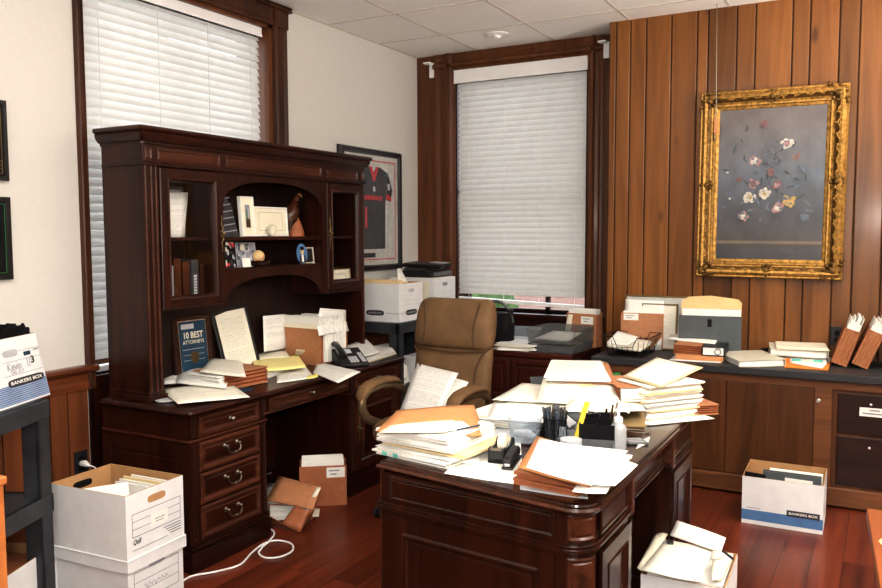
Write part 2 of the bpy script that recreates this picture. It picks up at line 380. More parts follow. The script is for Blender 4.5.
def lettering(txt, X, height, mat, parent, name='lettering', width=None, z=.002, align='CENTER', bold=0, world=True, shear=0):
    cu = bpy.data.curves.new('t', 'FONT'); cu.body = txt; cu.size = 1; cu.align_x = align; cu.offset = bold; cu.shear = shear; cu.resolution_u = 3
    to = bpy.data.objects.new('t', cu); col.objects.link(to)
    dg = bpy.context.evaluated_depsgraph_get(); me0 = bpy.data.meshes.new_from_object(to.evaluated_get(dg))
    xs = [v.co.x for v in me0.vertices]; ys = [v.co.y for v in me0.vertices]
    s = height/max(.01, max(ys)-min(ys)); sx = s if width is None else width/max(.01, max(xs)-min(xs))
    mb = MB()
    for v in me0.vertices: mb.P(X @ V((v.co.x*sx, (v.co.y-min(ys))*s, z)))
    for p in me0.polygons: mb.F(list(p.vertices), 0)
    bpy.data.objects.remove(to); bpy.data.curves.remove(cu); bpy.data.meshes.remove(me0)
    return mb.build(name, mat, parent, world=world)
def rot2(q, c, a):
    ca, sa = math.cos(a), math.sin(a); return [(c[0]+x*ca-y*sa, c[1]+x*sa+y*ca) for x, y in q]
def rectq(c, w, d, a=0):
    return rot2([(-w/2, -d/2), (w/2, -d/2), (w/2, d/2), (-w/2, d/2)], c, a)

EX = (1, 0, 0); EY = (0, 1, 0); EZ = (0, 0, 1)
# ================================================================== THE ROOM
H = 3.04; XL = -3.5; YW = 5.93; YP = 5.60; XJ = -1.75; XR = 2.6; YF = -1.8
struct(MB().box(-3.9, XR+.2, YF-.2, 6.3, -.12, 0).build('floor', 'floor', world=False))
struct(MB().box(-3.9, XR+.2, YF-.2, 6.3, H, H+.1).build('ceiling', 'ceil', world=False))
g = MB()
for k in range(-1, 9):
    x = -2.93+.66*k
    if x < XR: g.box(x-.008, x+.008, YF, YW, H-.003, H+.001)
for k in range(-10, 1):
    y = 5.33+.66*k
    if y > YF: g.box(XL, XR, y-.008, y+.008, H-.0032, H+.001)
g.box(XL, XL+.018, YF, YW, H-.004, H+.001)
struct(g.build('trim_1', 'ceilgrid', world=False))
W1 = (2.67, 4.075, .86, 2.90)   # window in the left wall: y0,y1,z0,z1
W2 = (-3.13, -2.005, .935, 2.90)   # window in the alcove wall: x0,x1,z0,z1
w = MB(); w.box(-3.8, XL, YF-.1, W1[0], 0, H).box(-3.8, XL, W1[1], 6.2, 0, H).box(-3.8, XL, W1[0], W1[1], 0, W1[2]).box(-3.8, XL, W1[0], W1[1], W1[3], H)
struct(w.build('wall_left', 'wall', world=False))
w = MB(); w.box(-3.5, W2[0], YW, 6.2, 0, H).box(W2[1], XJ+.3, YW, 6.2, 0, H).box(W2[0], W2[1], YW, 6.2, 0, W2[2]).box(W2[0], W2[1], YW, 6.2, W2[3], H)
struct(w.build('wall_alcove', 'wall', world=False))
struct(MB().box(XR, XR+.15, YF-.1, 6.2, 0, H).build('wall_right', 'wall2', world=False))
struct(MB().box(-3.8, XR+.1, YF-.15, YF, 0, H).build('wall_front', 'wall2', world=False))
# panelled wall: boards of random width with V grooves
xs = [-1.75, -1.70, -1.60, -1.49, -1.32, -1.15, -1.08, -.90, -.786, -.567, -.465, -.30, -.188, -.03, .12, .24, .41, .47, .66, .82, .93, 1.13, 1.3, 1.38, 1.6, 1.75, 1.86, 2.1, 2.25, 2.4, 2.6]
w = MB(); w.box(XJ, XR, YP+.008, 6.1, 0, H, 1)
rp = random.Random(5)
for a, b in zip(xs, xs[1:]):
    n0 = len(w.f); gr = .0035
    w.prism([(a+gr, YP+.009, 0), (b-gr, YP+.009, 0), (b-gr, YP+.004, 0), (b-gr-.005, YP, 0), (a+gr+.005, YP, 0), (a+gr, YP+.004, 0)], (0, 0, H), 0)
    t = rp.random()
    if a < -1.55: t = .8+.2*t
    for k in range(n0, len(w.f)): w.tint[k] = t
struct(w.build('wall_panelled', ['panel', 'groove'], world=False))
# wainscot + chair rail of the left wall
def wainscot(name, y0, y1):
    w = MB(); w.box(XL, XL+.006, y0, y1, 0, .84, 1); y = y0; k = 0
    ws = [.118, .097, .14, .1, .08, .16, .11]
    ys = [y1]
    while ys[-1] > y0: ys.append(max(y0, ys[-1]-ws[k % 7])); k += 1
    for b, a in zip(ys, ys[1:]):
        n0 = len(w.f); w.box(XL, XL+.014, a+.003, b-.003, .1, .84, 0); t = rp.random()
        for q in range(n0, len(w.f)): w.tint[q] = t
    struct(w.build(name, ['panel_dk', 'groove'], world=False))
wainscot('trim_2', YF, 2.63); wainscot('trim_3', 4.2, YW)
def sweep_y(name, prof, y0, y1, mat):
    struct(MB().prism([(XL+d, y0, z) for d, z in prof], (0, y1-y0, 0)).build(name, mat, world=False))
railp = [(0, .80), (.022, .80), (.026, .83), (.020, .845), (.024, .875), (.032, .885), (.050, .895), (.054, .905), (.050, .918), (.03, .922), (0, .922)]
sweep_y('trim_4', railp, YF, 2.672, 'rail'); sweep_y('trim_5', railp, 4.2, YW, 'rail')
basep = [(0, 0), (.028, 0), (.028, .10), (.022, .125), (.012, .135), (0, .135)]
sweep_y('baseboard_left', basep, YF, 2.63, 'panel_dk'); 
# -------- windows
def window_left():
    t = thing('window_1', None, None, (XL, 3.4, .86)); struct(t); y0, y1, z0, z1 = W1
    c = MB(); cp = [(0, 0), (.0, .03), (.012, .034), (.03, .026), (.07, .026), (.082, .036), (.095, .03), (.10, 0)]
    # side casings and head: profile across the width
    def side(ya, yb, s):
        wd = abs(yb-ya); pr = [(XL+z, ya+s*d*wd/.1, 0) for d, z in cp]
        c.prism([(p[0], p[1], .80) for p in pr], (0, 0, H-.80-.001))
    side(2.628, 2.668, 1); side(4.20, 4.075, -1)
    c.prism([(XL+z, 2.628, 2.90+d*1.3) for d, z in cp], (0, 1.575, 0))
    c.prism([(XL+z*1.8, 2.60, H-.035+d*.33) for d, z in cp], (0, 1.63, 0))
    c.box(XL, XL+.04, 4.072, 4.204, 2.895, H-.03).box(XL, XL+.04, 2.624, 2.672, 2.895, H-.03)
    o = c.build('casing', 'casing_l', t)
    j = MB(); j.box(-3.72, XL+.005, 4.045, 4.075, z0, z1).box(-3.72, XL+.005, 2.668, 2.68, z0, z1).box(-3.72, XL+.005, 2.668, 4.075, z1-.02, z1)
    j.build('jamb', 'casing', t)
    s = MB(); s.box(-3.74, XL+.03, 2.66, 4.15, z0-.035, z0).box(XL, XL+.02, 2.64, 4.15, .02, z0-.035); s.build('sill', 'hutch', t)
    f = MB(); 
    for ya, yb in ((2.68, 2.725), (3.36, 3.40), (4.0, 4.045)): f.box(-3.72, -3.69, ya, yb, z0, z1-.02)
    for za in (z0, 1.85, z1-.065): f.box(-3.72, -3.69, 2.68, 4.045, za, za+.045)
    f.build('sash', 'casing', t)
    MB(face((-3.706, 2.70, z0+.02), EY, EZ)).rect(Matrix.Identity(4), 0, 1.33, 0, z1-z0-.06, 0).build('pane', 'glass', t)
window_left()
def window_alcove():
    t = thing('window_2', None, None, (-2.57, YW, .93)); struct(t); x0, x1, z0, z1 = W2
    c = MB()
    cp = [(0, 0), (0, .03), (.14, .036), (.3, .026), (.5, .034), (.62, .05), (.78, .05), (.86, .03), (1, .022), (1, 0)]
    def side(xa, xb):
        c.prism([(xa+(xb-xa)*d, YW-z, .78) for d, z in cp], (0, 0, H-.781))
    side(-3.335, x0); side(-1.885, x1)
    c.prism([(-3.335, YW-z, H-.001-(H-.001-z1)*d) for d, z in cp], (1.45, 0, 0))
    c.build('casing', 'casing', t)
    b = MB(); b.box(-3.5, -3.335, YW-.018, YW, .0, H-.002).box(-1.885, XJ, YW-.018, YW, 0, H-.002)
    b.build('flanking_board', 'casing', t)
    s = MB(); s.box(-3.36, -1.86, YW-.07, 6.12, z0-.035, z0).box(-3.34, -1.88, YW-.025, YW, .0, z0-.035); s.build('sill', 'hutch', t)
    j = MB(); j.box(x0, x0+.012, YW-.02, 6.12, z0, z1).box(x1-.012, x1, YW-.02, 6.12, z0, z1).box(x0, x1, YW-.02, 6.12, z1-.012, z1); j.build('jamb', 'hutch', t)
    f = MB()
    for xa, xb in ((x0+.012, x0+.05), (-2.40, -2.365), (x1-.05, x1-.012)): f.box(xa, xb, 6.07, 6.10, z0, z1-.012)
    for za in (z0, 1.9, z1-.06): f.box(x0+.012, x1-.012, 6.07, 6.10, za, za+.04 if za > z0 else za+.022)
    f.build('sash', 'hutch', t)
    MB(face((x0+.03, 6.085, z0+.01), EX, EZ)).rect(Matrix.Identity(4), 0, x1-x0-.06, 0, z1-z0-.04, 0).build('pane', 'glass', t)
window_alcove()
def blind(label, X, wd, ztop, zbot0, zbot1, group, head=.105, ov=.02, tilt=66):
    """X: frame at the top-left corner of the slats, x across, y up, z toward the room"""
    o = X @ V((wd/2, -(ztop-zbot0), 0)); t = thing('window_blind', label, 'window blind', o, group=group)
    r = MB(X); r.box(-ov, wd+ov*.3, -head, 0, -.03, .035).box(-ov, wd+ov*.3, -.012, .002, -.03, .04).box(-ov, wd+ov*.3, -head, -head+.012, -.03, .04); r.build('headrail', 'blind_rail', t, bevel=.002)
    s = MB(X); pitch = .0445; y = -head+.004; w = .055; a = rad(tilt); rn = random.Random(3); last = -(ztop-max(zbot0, zbot1))+.05
    while y > last:
        da = a+rad(rn.uniform(-2.5, 2.5)); cy, cz = math.sin(da)*w/2, math.cos(da)*w/2; sk = rn.uniform(-.0015, .0015)
        # inner edge low, outer edge high: a thin cambered strip
        pr = []
        for q in (-1, -.5, 0, .5, 1): pr.append((q*cy*-1, q*cz, .0045*(1-q*q)))
        top = [(p[0]+.0012+p[2]*math.cos(da), p[1]+p[2]*math.sin(da)) for p in pr]; bot = [(p[0]-.0012+p[2]*math.cos(da), p[1]+p[2]*math.sin(da)) for p in pr]
        s.prism([(0, y+p[0], p[1]) for p in top]+[(0, y+p[0], p[1]) for p in bot[::-1]], (wd, sk, 0)); y -= pitch
    s.build('slats', 'blind', t)
    b = MB(X); zb = -(ztop-zbot0); zb1 = -(ztop-zbot1)
    b.prism([(0, zb, -.025), (0, zb, .025), (0, zb+.03, .025), (0, zb+.03, -.025)], (wd, zb1-zb, 0)); b.build('bottom_rail', 'blind_rail', t, bevel=.003)
    for fx in (.09, .38, .66, .93):
        c = MB(X)
        for dz in (.024,): c.box(wd*fx-.0018, wd*fx+.0018, zb*(1-fx)+zb1*fx+.01, -head+.02, dz, dz+.002)
        c.build('ladder_cord', 'blind_cord', t)
    return t
blind('white horizontal slat blind in the left wall window behind the hutch', face((-3.56, 2.684, 2.895), (0, 1, 0), (0, 0, 1)), 1.33, 2.895, .865, .865, 'white slat blinds', head=.075)
t = blind('white horizontal slat blind in the alcove window behind the office chair', face((-3.105, YW-.005, 2.895), (1, 0, 0), (0, 0, 1)), 1.088, 2.895, 1.02, .985, 'white slat blinds', ov=.035)
MB().lathe([(.006, 0), (.009, .01), (.009, .05), (.003, .07)], 10, 0, (-2.03, YW-.05, 1.83)).build('cord_tassel', 'blind_rail', t)
# curtain brackets at the top of the alcove trim
def bracket(label, px, Y):
    t = thing('curtain_bracket', label, 'bracket', (px, Y, 2.86), group='white curtain brackets')
    MB().box(px-.022, px+.022, Y-.02, Y-.001, 2.86, 2.98).build('back_plate', 'blind_rail', t, bevel=.003)
    MB().box(px-.05, px+.012, Y-.075, Y-.02, 2.965, 2.98).build('arm', 'blind_rail', t, bevel=.003)
bracket('small white curtain bracket on the left end of the alcove window trim', -3.35, YW-.018)
bracket('small white curtain bracket on the right end of the alcove window trim', -1.86, YW-.03)
# smoke detector
c = A(497, 34, H-.001)
t = thing('ceiling_sensor', 'small round white sensor flush in the ceiling near the alcove window', 'sensor', c)
MB().lathe([(.085, 0), (.085, -.006), (.06, -.012)], 24, 0, c).build('rim', 'ceil', t)
MB().lathe([(.03, -.012), (.028, -.03), (.012, -.034)], 16, 0, c).build('sensor_head', 'blind_rail', t)
# outside: a pale brick building across the way and a hedge
tag(MB().box(-7, 2.0, 9.5, 9.8, -1, 1.75).build('brick_building', 'brick'), 'pale pink brick building seen below the alcove blind', 'building')
hb = MB(); rh = random.Random(4)
for k in range(40): hb.ell((-3.72+.26*rh.random(), 7.4+.3*rh.random(), .2+.75*rh.random()), (.16, .16, .13), 1, 8, 6)
tag(hb.build('hedge', 'leaf', smooth=True), 'green shrub outside the alcove window, glimpsed below the blind', 'shrub')

# outlets
def outlet(label, X, m='black'):
    t = thing('wall_outlet', label, 'outlet', X @ V((0, 0, 0)))
    p = MB(X); p.frame(X if False else Matrix.Identity(4), .075, .12, [(0, 0), (0, .004), (.004, .007)]); p.build('cover_plate', m, t)
    for y in (.035, .08):
        s = MB(X); s.oval(Matrix.Identity(4), .0375, y, .016, .017, .0075, 0, 16, .6); s.build('socket', 'blackm', t)
    return t
outlet('black wall outlet low on the left wainscot with a white plug in it', face((XL+.014, 2.535, .375), (0, 1, 0), (0, 0, 1)))
outlet('black wall outlet on the panelled wall above the counter', face((-.295, YP, .86), (1, 0, 0), (0, 0, 1)))
t = thing('power_plug', 'white plug and short cord in the low left outlet', 'plug', (-3.45, 2.58, .43))
MB().tube([(XL+.022, 2.572, .435), (XL+.05, 2.572, .437), (XL+.075, 2.575, .43)], [.014, .017, .008], 10).build('plug_body', 'blind_rail', t, smooth=True)
MB().tube([(XL+.07, 2.575, .432), (XL+.10, 2.59, .42), (XL+.12, 2.60, .36), (XL+.10, 2.605, .2), (XL+.06, 2.60, .02)], .004, 8).build('cord', 'blind_rail', t, smooth=True)

# ================================================================== FURNITURE
EX = (1, 0, 0); EY = (0, 1, 0); EZ = (0, 0, 1)
DRAWER = [(0, 0), (0, .010), (.006, .014), (.016, .014), (.024, .006), (.032, .004), (.036, .006)]
def knob(X, x, y, parent, m='steel'):
    mb = MB(X); mb.lathe([(.011, .0), (.011, .003), (.005, .006), (.005, .014), (.012, .019), (.013, .025), (.008, .030), (.0005, .031)], 14, 0, (x, y, 0)); return mb.build('knob', m, parent, smooth=True)
def bail(X, x, y, parent, w=.085):
    mb = MB(X)
    for s in (-1, 1): mb.lathe([(.013, 0), (.012, .004), (.005, .008), (.005, .018), (.009, .022), (.006, .028), (.0005, .029)], 12, 0, (x+s*w/2, y, 0))
    pts = [(x-w/2, y, .022), (x-w/2+.001, y-.018, .026), (x-w*.36, y-.032, .028), (x-w*.2, y-.036, .028), (x-w*.1, y-.032, .03), (x, y-.036, .03), (x+w*.1, y-.032, .03), (x+w*.2, y-.036, .028), (x+w*.36, y-.032, .028), (x+w/2-.001, y-.018, .026), (x+w/2, y, .022)]
    mb.tube(pts, [.003, .0035, .004, .005, .004, .006, .004, .005, .004, .0035, .003], 8, up=(1, 0, 0.01)); return mb.build('bail_handle', m_handle, parent, smooth=True)
m_handle = 'steel'
def scroll_pull(X, x, y, parent, h=.12):
    mb = MB(X)
    for s in (-1, 1):
        for k in range(5):
            yy = y+s*(.012+k*h/10); r = .0055*(1-.13*k)
            mb.ell((x+(.004 if k % 2 else -.004), yy, .004), (r*1.3, r*1.2, .004), 1, 8, 6)
        mb.tube([(x, y+s*.01, .006), (x+.006, y+s*.03, .007), (x-.005, y+s*.045, .006), (x+.003, y+s*h/2, .004)], [.004, .0035, .003, .0015], 7, up=(1, 0, .01))
    mb.lathe([(.009, 0), (.006, .012), (.010, .02), (.004, .027), (.0005, .028)], 12, 0, (x, y, 0))
    return mb.build('pull', 'brass', parent, smooth=True)
# ---------------- credenza desk against the left wall
D0, D1, DX, DZ = 2.59, 4.475, -2.745, .767
t = thing('credenza_desk', 'dark cherry desk along the left wall carrying the hutch', 'desk', (-3.1, 3.53, 0))
X = face((DX-.025, 0, 0), EY, EZ)          # front plane; local x = world Y, y = world Z
top = MB(); cr = .02
prof = [(0, .735), (-.012, .737), (-.004, .746), (0, .752), (-.004, .762), (-.012, .767)]
pts = [(-3.35, D0), (DX-cr, D0), (DX-.004, D0+.006), (DX, D0+cr), (DX, D1-cr), (DX-.006, D1-.004), (DX-cr, D1), (-3.35, D1)]
R = []
for ins, z in prof:
    k = -ins; R.append([(max(-3.35, p[0]-k*(1 if p[0] > -3 else 0)), min(max(p[1], D0+k), D1-k), z) for p in pts])
top.rings(R); top.build('desk_top', 'hutch_h', t)
b = MB()
for y0, y1 in ((2.61, 3.13), (3.86, 4.455)):
    b.box(-3.36, DX-.025, y0, y1, .10, .736)
b.box(-3.36, -3.34, 3.13, 3.86, .10, .736); b.box(-3.36, DX-.03, 3.13, 3.86, .655, .736)
b.build('carcass', 'hutch', t)
for y0, y1 in ((2.61, 3.13), (3.86, 4.455)):
    p = MB()
    for o, z0, z1 in ((.012, 0, .085), (.018, .085, .10), (.008, .10, .118), (.002, .118, .13)):
        p.box(-3.365, DX-.025+o, y0-o, y1+o, z0, z1)
    p.build('plinth', 'hutch_h', t, bevel=.003)
m = MB()
for y0, y1 in ((2.61, 3.13), (3.86, 4.455)):
    m.box(-3.364, DX-.018, y0-.007, y1+.007, .612, .624)
m.box(DX-.05, DX-.018, 3.13, 3.86, .645, .655)
m.build('waist_moulding', 'hutch_edge', t, bevel=.004)
# corner pilasters
for y0 in (2.614, 3.086, 3.868, 4.408):
    pl = MB()
    for z0, z1 in ((.14, .60), (.632, .728)):
        pl.frame(face((DX-.025, y0, z0), EY, EZ), .038, z1-z0, [(0, 0), (0, .006), (.008, .008), (.012, .003), (.016, .003), (.018, .006)])
    pl.build('pilaster', 'hutch', t)
def drawer(Xf, x0, x1, z0, z1, parent, kind, mat='hutch_h', edge='hutch_edge'):
    o = Xf @ V((x0, z0, 0)); x, y = Xf.to_3x3() @ V((1, 0, 0)), Xf.to_3x3() @ V((0, 1, 0))
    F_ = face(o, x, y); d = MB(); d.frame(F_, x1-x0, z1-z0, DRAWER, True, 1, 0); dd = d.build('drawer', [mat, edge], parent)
    Fh = face(o + F_.to_3x3() @ V((0, 0, .006)), x, y); w, h = x1-x0, z1-z0
    if kind == 'knob': knob(Fh, w/2, h/2, dd)
    elif kind == 'bail': bail(Fh, w/2, h/2+.018, dd)
    return dd
drawer(X, 2.665, 3.075, .632, .728, t, 'knob')
for z0, z1 in ((.468, .604), (.312, .456), (.145, .30)): drawer(X, 2.665, 3.075, z0, z1, t, 'bail')
drawer(X, 3.15, 3.845, .660, .732, t, 'knob')
drawer(X, 3.915, 4.40, .632, .728, t, 'knob')
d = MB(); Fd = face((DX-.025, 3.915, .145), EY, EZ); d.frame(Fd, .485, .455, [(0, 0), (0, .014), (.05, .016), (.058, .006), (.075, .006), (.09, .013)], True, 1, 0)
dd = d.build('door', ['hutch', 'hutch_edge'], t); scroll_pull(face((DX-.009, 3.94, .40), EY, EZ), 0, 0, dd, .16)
# side frame mouldings (left end)
s = MB(); Fs = face((-3.36, 2.61, .14), EX, EZ)
s.frame(Fs, .59, .46, [(0, 0), (0, .004), (.06, .004), (.066, -.003), (.08, .002)]); s.build('end_panel', 'hutch', t)

# ---------------- hutch
HX, HB, Y0, Y1, HZ = -3.07, -3.345, 2.655, 4.475, DZ+.001
t = thing('hutch', 'tall dark cherry hutch with glass doors standing on the left desk', 'hutch', (-3.24, 3.56, HZ))
for y0 in (Y0, Y1-.03): MB().box(HB, HX-.0205, y0, y0+.03, HZ, 2.0).build('side_panel', 'hutch', t)
for y0 in (3.155, 4.02): MB().box(HB, HX-.021, y0, y0+.025, 1.20, 1.90).build('partition', 'hutch', t)
MB().box(HB-.012, HB, Y0, Y1, HZ, 2.0).build('back_panel', 'hutch_in', t)
for y0, y1, z0, beads in ((Y0, 2.742, HZ, (Y0+.010, Y0+.045, 2.728)), (4.44, Y1, HZ, (Y1-.012,)), (3.152, 3.172, 1.20, ()), (4.02, 4.06, 1.20, ())):
    st = MB(); st.box(HX-.02, HX, y0, y1, z0, 1.91); so = st.build('stile', 'hutch', t)
    if beads:
        st = MB()
        for y in beads: st.tube([(HX, y, HZ), (HX, y, 1.905)], .006, 8, up=(1, 0, 0))
        st.build('bead', 'hutch_edge', so, smooth=True)
for ya, yb in ((Y0, 2.742), (4.438, Y1)):
    ft = MB()
    for z0, z1, o in ((HZ, HZ+.03, .014), (HZ+.03, HZ+.045, .006)): ft.box(HB, HX+o, ya-o, yb+o, z0, z1)
    ft.build('foot', 'hutch', t, bevel=.003)
# boxes behind the doors and centre shelves
cb = MB()
cb.box(HB, HX-.002, 2.742, 3.155, 1.195, 1.215).box(HB, HX-.002, 4.045, 4.44, 1.195, 1.215).box(HB, HX-.02, 2.68, 4.45, 1.895, 1.91)
cb.build('cabinet_floor', 'hutch', t)
sh = MB(); sh.box(HB, HX-.03, 2.70, 3.155, 1.54, 1.556).box(HB, HX-.03, 4.045, 4.44, 1.54, 1.556); sh.box(HB, HX-.012, 3.18, 4.02, 1.537, 1.557)
sh.box(HB, HX-.006, 3.172, 4.02, 1.372, 1.39).build('shelf', 'hutch_h', t, bevel=.002)
def arch(za, zc, ztop, y0, y1, x0, x1, n=28):
    pts = [(x0, y0, ztop), (x0, y0, za)]; yc, hw = (y0+y1)/2, (y1-y0)/2-.012
    pts.append((x0, yc-hw, za))
    for k in range(n+1):
        u = -1+2*k/n; pts.append((x0, yc+hw*u, za+.012+(zc-za-.012)*max(0, 1-abs(u)**2.6)**.62))
    pts += [(x0, yc+hw, za), (x0, y1, za), (x0, y1, ztop)]
    return MB().prism(pts, (x1-x0, 0, 0))
arch(1.745, 1.862, 1.91, 3.172, 4.02, HX-.022, HX-.004).build('arched_valance', 'hutch', t)
arch(1.215, 1.335, 1.375, 3.172, 4.02, HX-.022, HX-.004).build('arched_valance', 'hutch', t)
fr = MB(); fr.box(HB, HX+.004, Y0-.004, Y1+.004, 1.905, 2.005)
for o, z0, z1 in ((.014, 1.898, 1.908), (.009, 1.908, 1.916)): fr.box(HB, HX+o, Y0-o, Y1+o, z0, z1)
fr.build('frieze', 'hutch', t, bevel=.003)
fp = MB()
for y0, y1 in ((Y0+.004, Y0+.05), (Y0+.08, 3.15), (3.19, 4.01), (4.06, 4.40), (4.43, Y1-.002)):
    fp.frame(face((HX+.004, y0, 1.922), EY, EZ), y1-y0, .06, [(0, 0), (0, .005), (.006, .006), (.012, -.002+.003), (.014, .002)])
fp.build('frieze_panel', 'hutch_edge', t)
cw = MB(); R = []
for o, z in ((.006, 1.995), (.010, 2.0), (.010, 2.008), (.020, 2.012), (.034, 2.028), (.040, 2.046), (.036, 2.054), (.046, 2.058), (.050, 2.066), (.046, 2.078), (.0, 2.080)):
    o2 = o*1.0; c = .012
    R.append([(HB-.01, Y0-o2, z), (HX+o2-c, Y0-o2, z), (HX+o2, Y0-o2+c, z), (HX+o2, Y1+o2-c, z), (HX+o2-c, Y1+o2, z), (HB-.01, Y1+o2, z)])
cw.rings(R); cw.build('crown_moulding', 'hutch', t, smooth=True, sharp=25)
def gdoor(y0, y1, z0, z1, hy, hz):
    d = MB(); F_ = face((HX-.004, y0, z0), EY, EZ); w, h = y1-y0, z1-z0
    d.frame(F_, w, h, [(0, -.012), (0, .012), (.004, .016), (.046, .016), (.05, .020), (.056, .016), (.062, .006), (.064, -.010)], False, 0)
    # thin lighter bead around the glass
    dd = d.build('glass_door', 'hutch', t)
    e = MB(); e.frame(face((HX+.0125, y0+.044, z0+.044), EY, EZ), w-.088, h-.088, [(0, 0), (.003, .006), (.007, .004), (.010, -.002)], False); e.build('bead', 'hutch_edge', dd)
    g = MB(); F2 = face((HX, y0+.05, z0+.05), EY, EZ); g.rect(F2, 0, w-.1, 0, h-.1, 0); g.build('pane', 'glass', dd)
    scroll_pull(face((HX+.013, hy, hz), EY, EZ), 0, 0, dd, .19)
    return dd
gdoor(2.745, 3.155, 1.205, 1.892, 3.155-.012, 1.575)
gdoor(4.06, 4.44, 1.218, 1.89, 4.06+.018, 1.575)

# ---------------- executive desk (near), its far side slightly splayed as in the room
t = thing('executive_desk', 'large mahogany pedestal desk covered in paper piles in the foreground', 'desk', (-1.15, 3.0, 0))
EZ_ = .767
TL, TR, BR, BL = (-1.565, 2.345), (-.795, 2.222), (-.727, 3.715), (-1.60, 3.74)
def rounded(off, z):
    o = off
    pts = [(TL[0]+o, TL[1]+o), (TL[0]+o*1.0+.02, TL[1]+o-.002)]
    cx, cy = -.805, 2.305
    r = .082-o
    for k in range(9):
        a = rad(-97+k*12.5); pts.append((cx+r*math.cos(a), cy+r*math.sin(a)))
    pts += [(-.723-o, 2.40), (-.727-o, 3.70-o), (-.735-o, BR[1]-o), (BL[0]+o, BL[1]-o)]
    return [(p[0], p[1], z) for p in pts]
tp = MB(); tp.rings([rounded(o, z) for o, z in ((.020, .728), (.012, .730), (.004, .738), (.0, .745), (.003, .754), (.010, .758), (.012, .7635), (.018, .767))])
tp.build('desk_top', 'exec_top', t, smooth=True, sharp=25)
ed = MB(); ed.rings([rounded(o, z) for o, z in ((.0035, .7385), (-.0015, .745), (.0025, .7535))], caps=False); ed.build('edge_moulding', 'exec_edge', t, smooth=True)
def body(o, z0, z1, mb, yback=2.70):
    pts = [(-1.545-o, 2.335-o*.6), (-.83, 2.262-o)]
    for k in range(7):
        a = rad(-90+k*15); pts.append((-.83+(.078+o)*math.cos(a), 2.34+(.078+o)*math.sin(a)))
    pts += [(-.752+o, yback+o), (-1.55-o, yback+o)]
    mb.prism([(p[0], p[1], z0) for p in pts], (0, 0, z1-z0))
b = MB(); body(-.006, .1, .73, b); b.box(-1.55, -.752, 3.30, 3.69, .1, .73)
b.box(-1.55, -.785, 2.70, 3.30, .60, .73)      # centre frieze
b.box(-.92, -.90, 2.70, 3.30, .1, .60)          # modesty panel
b.build('carcass', 'exec', t)
for far_ in (0, 1):
    pb = MB()
    for o, z0, z1 in ((.014, 0, .085), (.02, .085, .10), (.006, .10, .12)):
        if far_: pb.box(-1.55-o, -.752+o, 3.30-o, 3.69+o, z0, z1)
        else: body(o, z0, z1, pb)
    pb.build('plinth', 'exec', t, bevel=.003)
mo = MB()
for o, z0, z1 in ((.012, .604, .616), (.007, .616, .626), (.006, .596, .604)):
    body(o, z0, z1, mo); mo.box(-1.552, -.752+o, 3.30-o, 3.69+o, z0, z1); mo.box(-1.5, -.785+o, 2.70, 3.30, z0, z1)
mo.build('waist_moulding', 'exec', t, bevel=.003)
# near end: frieze panel and lower panel, round corner post panel
dirx = (V((-.83, 2.262, 0))-V((-1.545, 2.335, 0)))
Xe = face((-1.545, 2.335, 0)+V((0, 0, 0)) if False else V((-1.545, 2.3415, 0)), dirx, EZ); L_ = dirx.length
fr = MB(); fr.frame(Xe @ Matrix.Translation((.045, .637, .0)), L_-.075, .086, [(0, 0), (0, .006), (.008, .008), (.014, .002), (.018, .004)])
fr.build('frieze_panel', 'exec', t)
fr = MB(); fr.frame(Xe @ Matrix.Translation((.045, .14, .0)), L_-.075, .445, [(0, 0), (0, .004), (.055, .004), (.062, .010), (.070, .010), (.078, .003), (.09, .006)])
fr.build('end_panel', 'exec', t)
cp = MB()
for z0, z1 in ((.637, .722), (.14, .585)):
    for a0, a1 in ((-82, -8),):
        def loop(d, hgt):
            P_ = []
            aa0, aa1 = a0+d*700, a1-d*700
            for k in range(9): a = rad(aa0+(aa1-aa0)*k/8); P_.append((-.83+(.072+hgt)*math.cos(a), 2.34+(.072+hgt)*math.sin(a), z0+d))
            for k in range(9): a = rad(aa1+(aa0-aa1)*k/8); P_.append((-.83+(.072+hgt)*math.cos(a), 2.34+(.072+hgt)*math.sin(a), z1-d))
            return P_
        cp.rings([loop(0, 0), loop(0, .006), loop(.006, .008), loop(.012, .003), loop(.016, .003), loop(.02, .006)], caps=False)
        L2 = loop(.02, .006); ids = [cp.P(q) for q in L2]
        for k in range(8): cp.F([ids[k], ids[k+1], ids[16-k], ids[17-k]])
cp.build('corner_post', 'exec_edge', t)
# visitor side panels (facing +X): local x = +Y
XS = face((-.752, 0, 0), EY, EZ)
s = MB()
s.frame(XS @ Matrix.Translation((2.365, .637, 0)), .29, .086, [(0, 0), (0, .006), (.008, .008), (.014, .002), (.018, .004)])
s.frame(XS @ Matrix.Translation((3.325, .637, 0)), .345, .086, [(0, 0), (0, .006), (.008, .008), (.014, .002), (.018, .004)])
s.frame(face((-.785, 2.72, .637), EY, EZ), .56, .086, [(0, 0), (0, .004), (.008, .006), (.014, .001), (.018, .003)])
s.build('side_frieze_panel', 'exec', t)
for y0, y1 in ((2.365, 2.69), (3.325, 3.67)):
    s = MB(); s.frame(XS @ Matrix.Translation((y0, .14, 0)), y1-y0, .44, [(0, 0), (0, .012), (.05, .014), (.056, .018), (.064, .010), (.072, .0035), (.085, .0035)], True, 0)
    s.build('side_panel', 'exec', t)
for y in (2.685, 3.295): MB().box(-.80, -.738, y, y+.035, .600, .729).build('block', 'exec_edge', t, bevel=.004)
s = MB(); XM = face((-.90, 0, 0), EY, EZ)
s.frame(XM @ Matrix.Translation((2.73, .12, 0)), .54, .47, [(0, 0), (0, .01), (.03, .012), (.036, .004)], True)
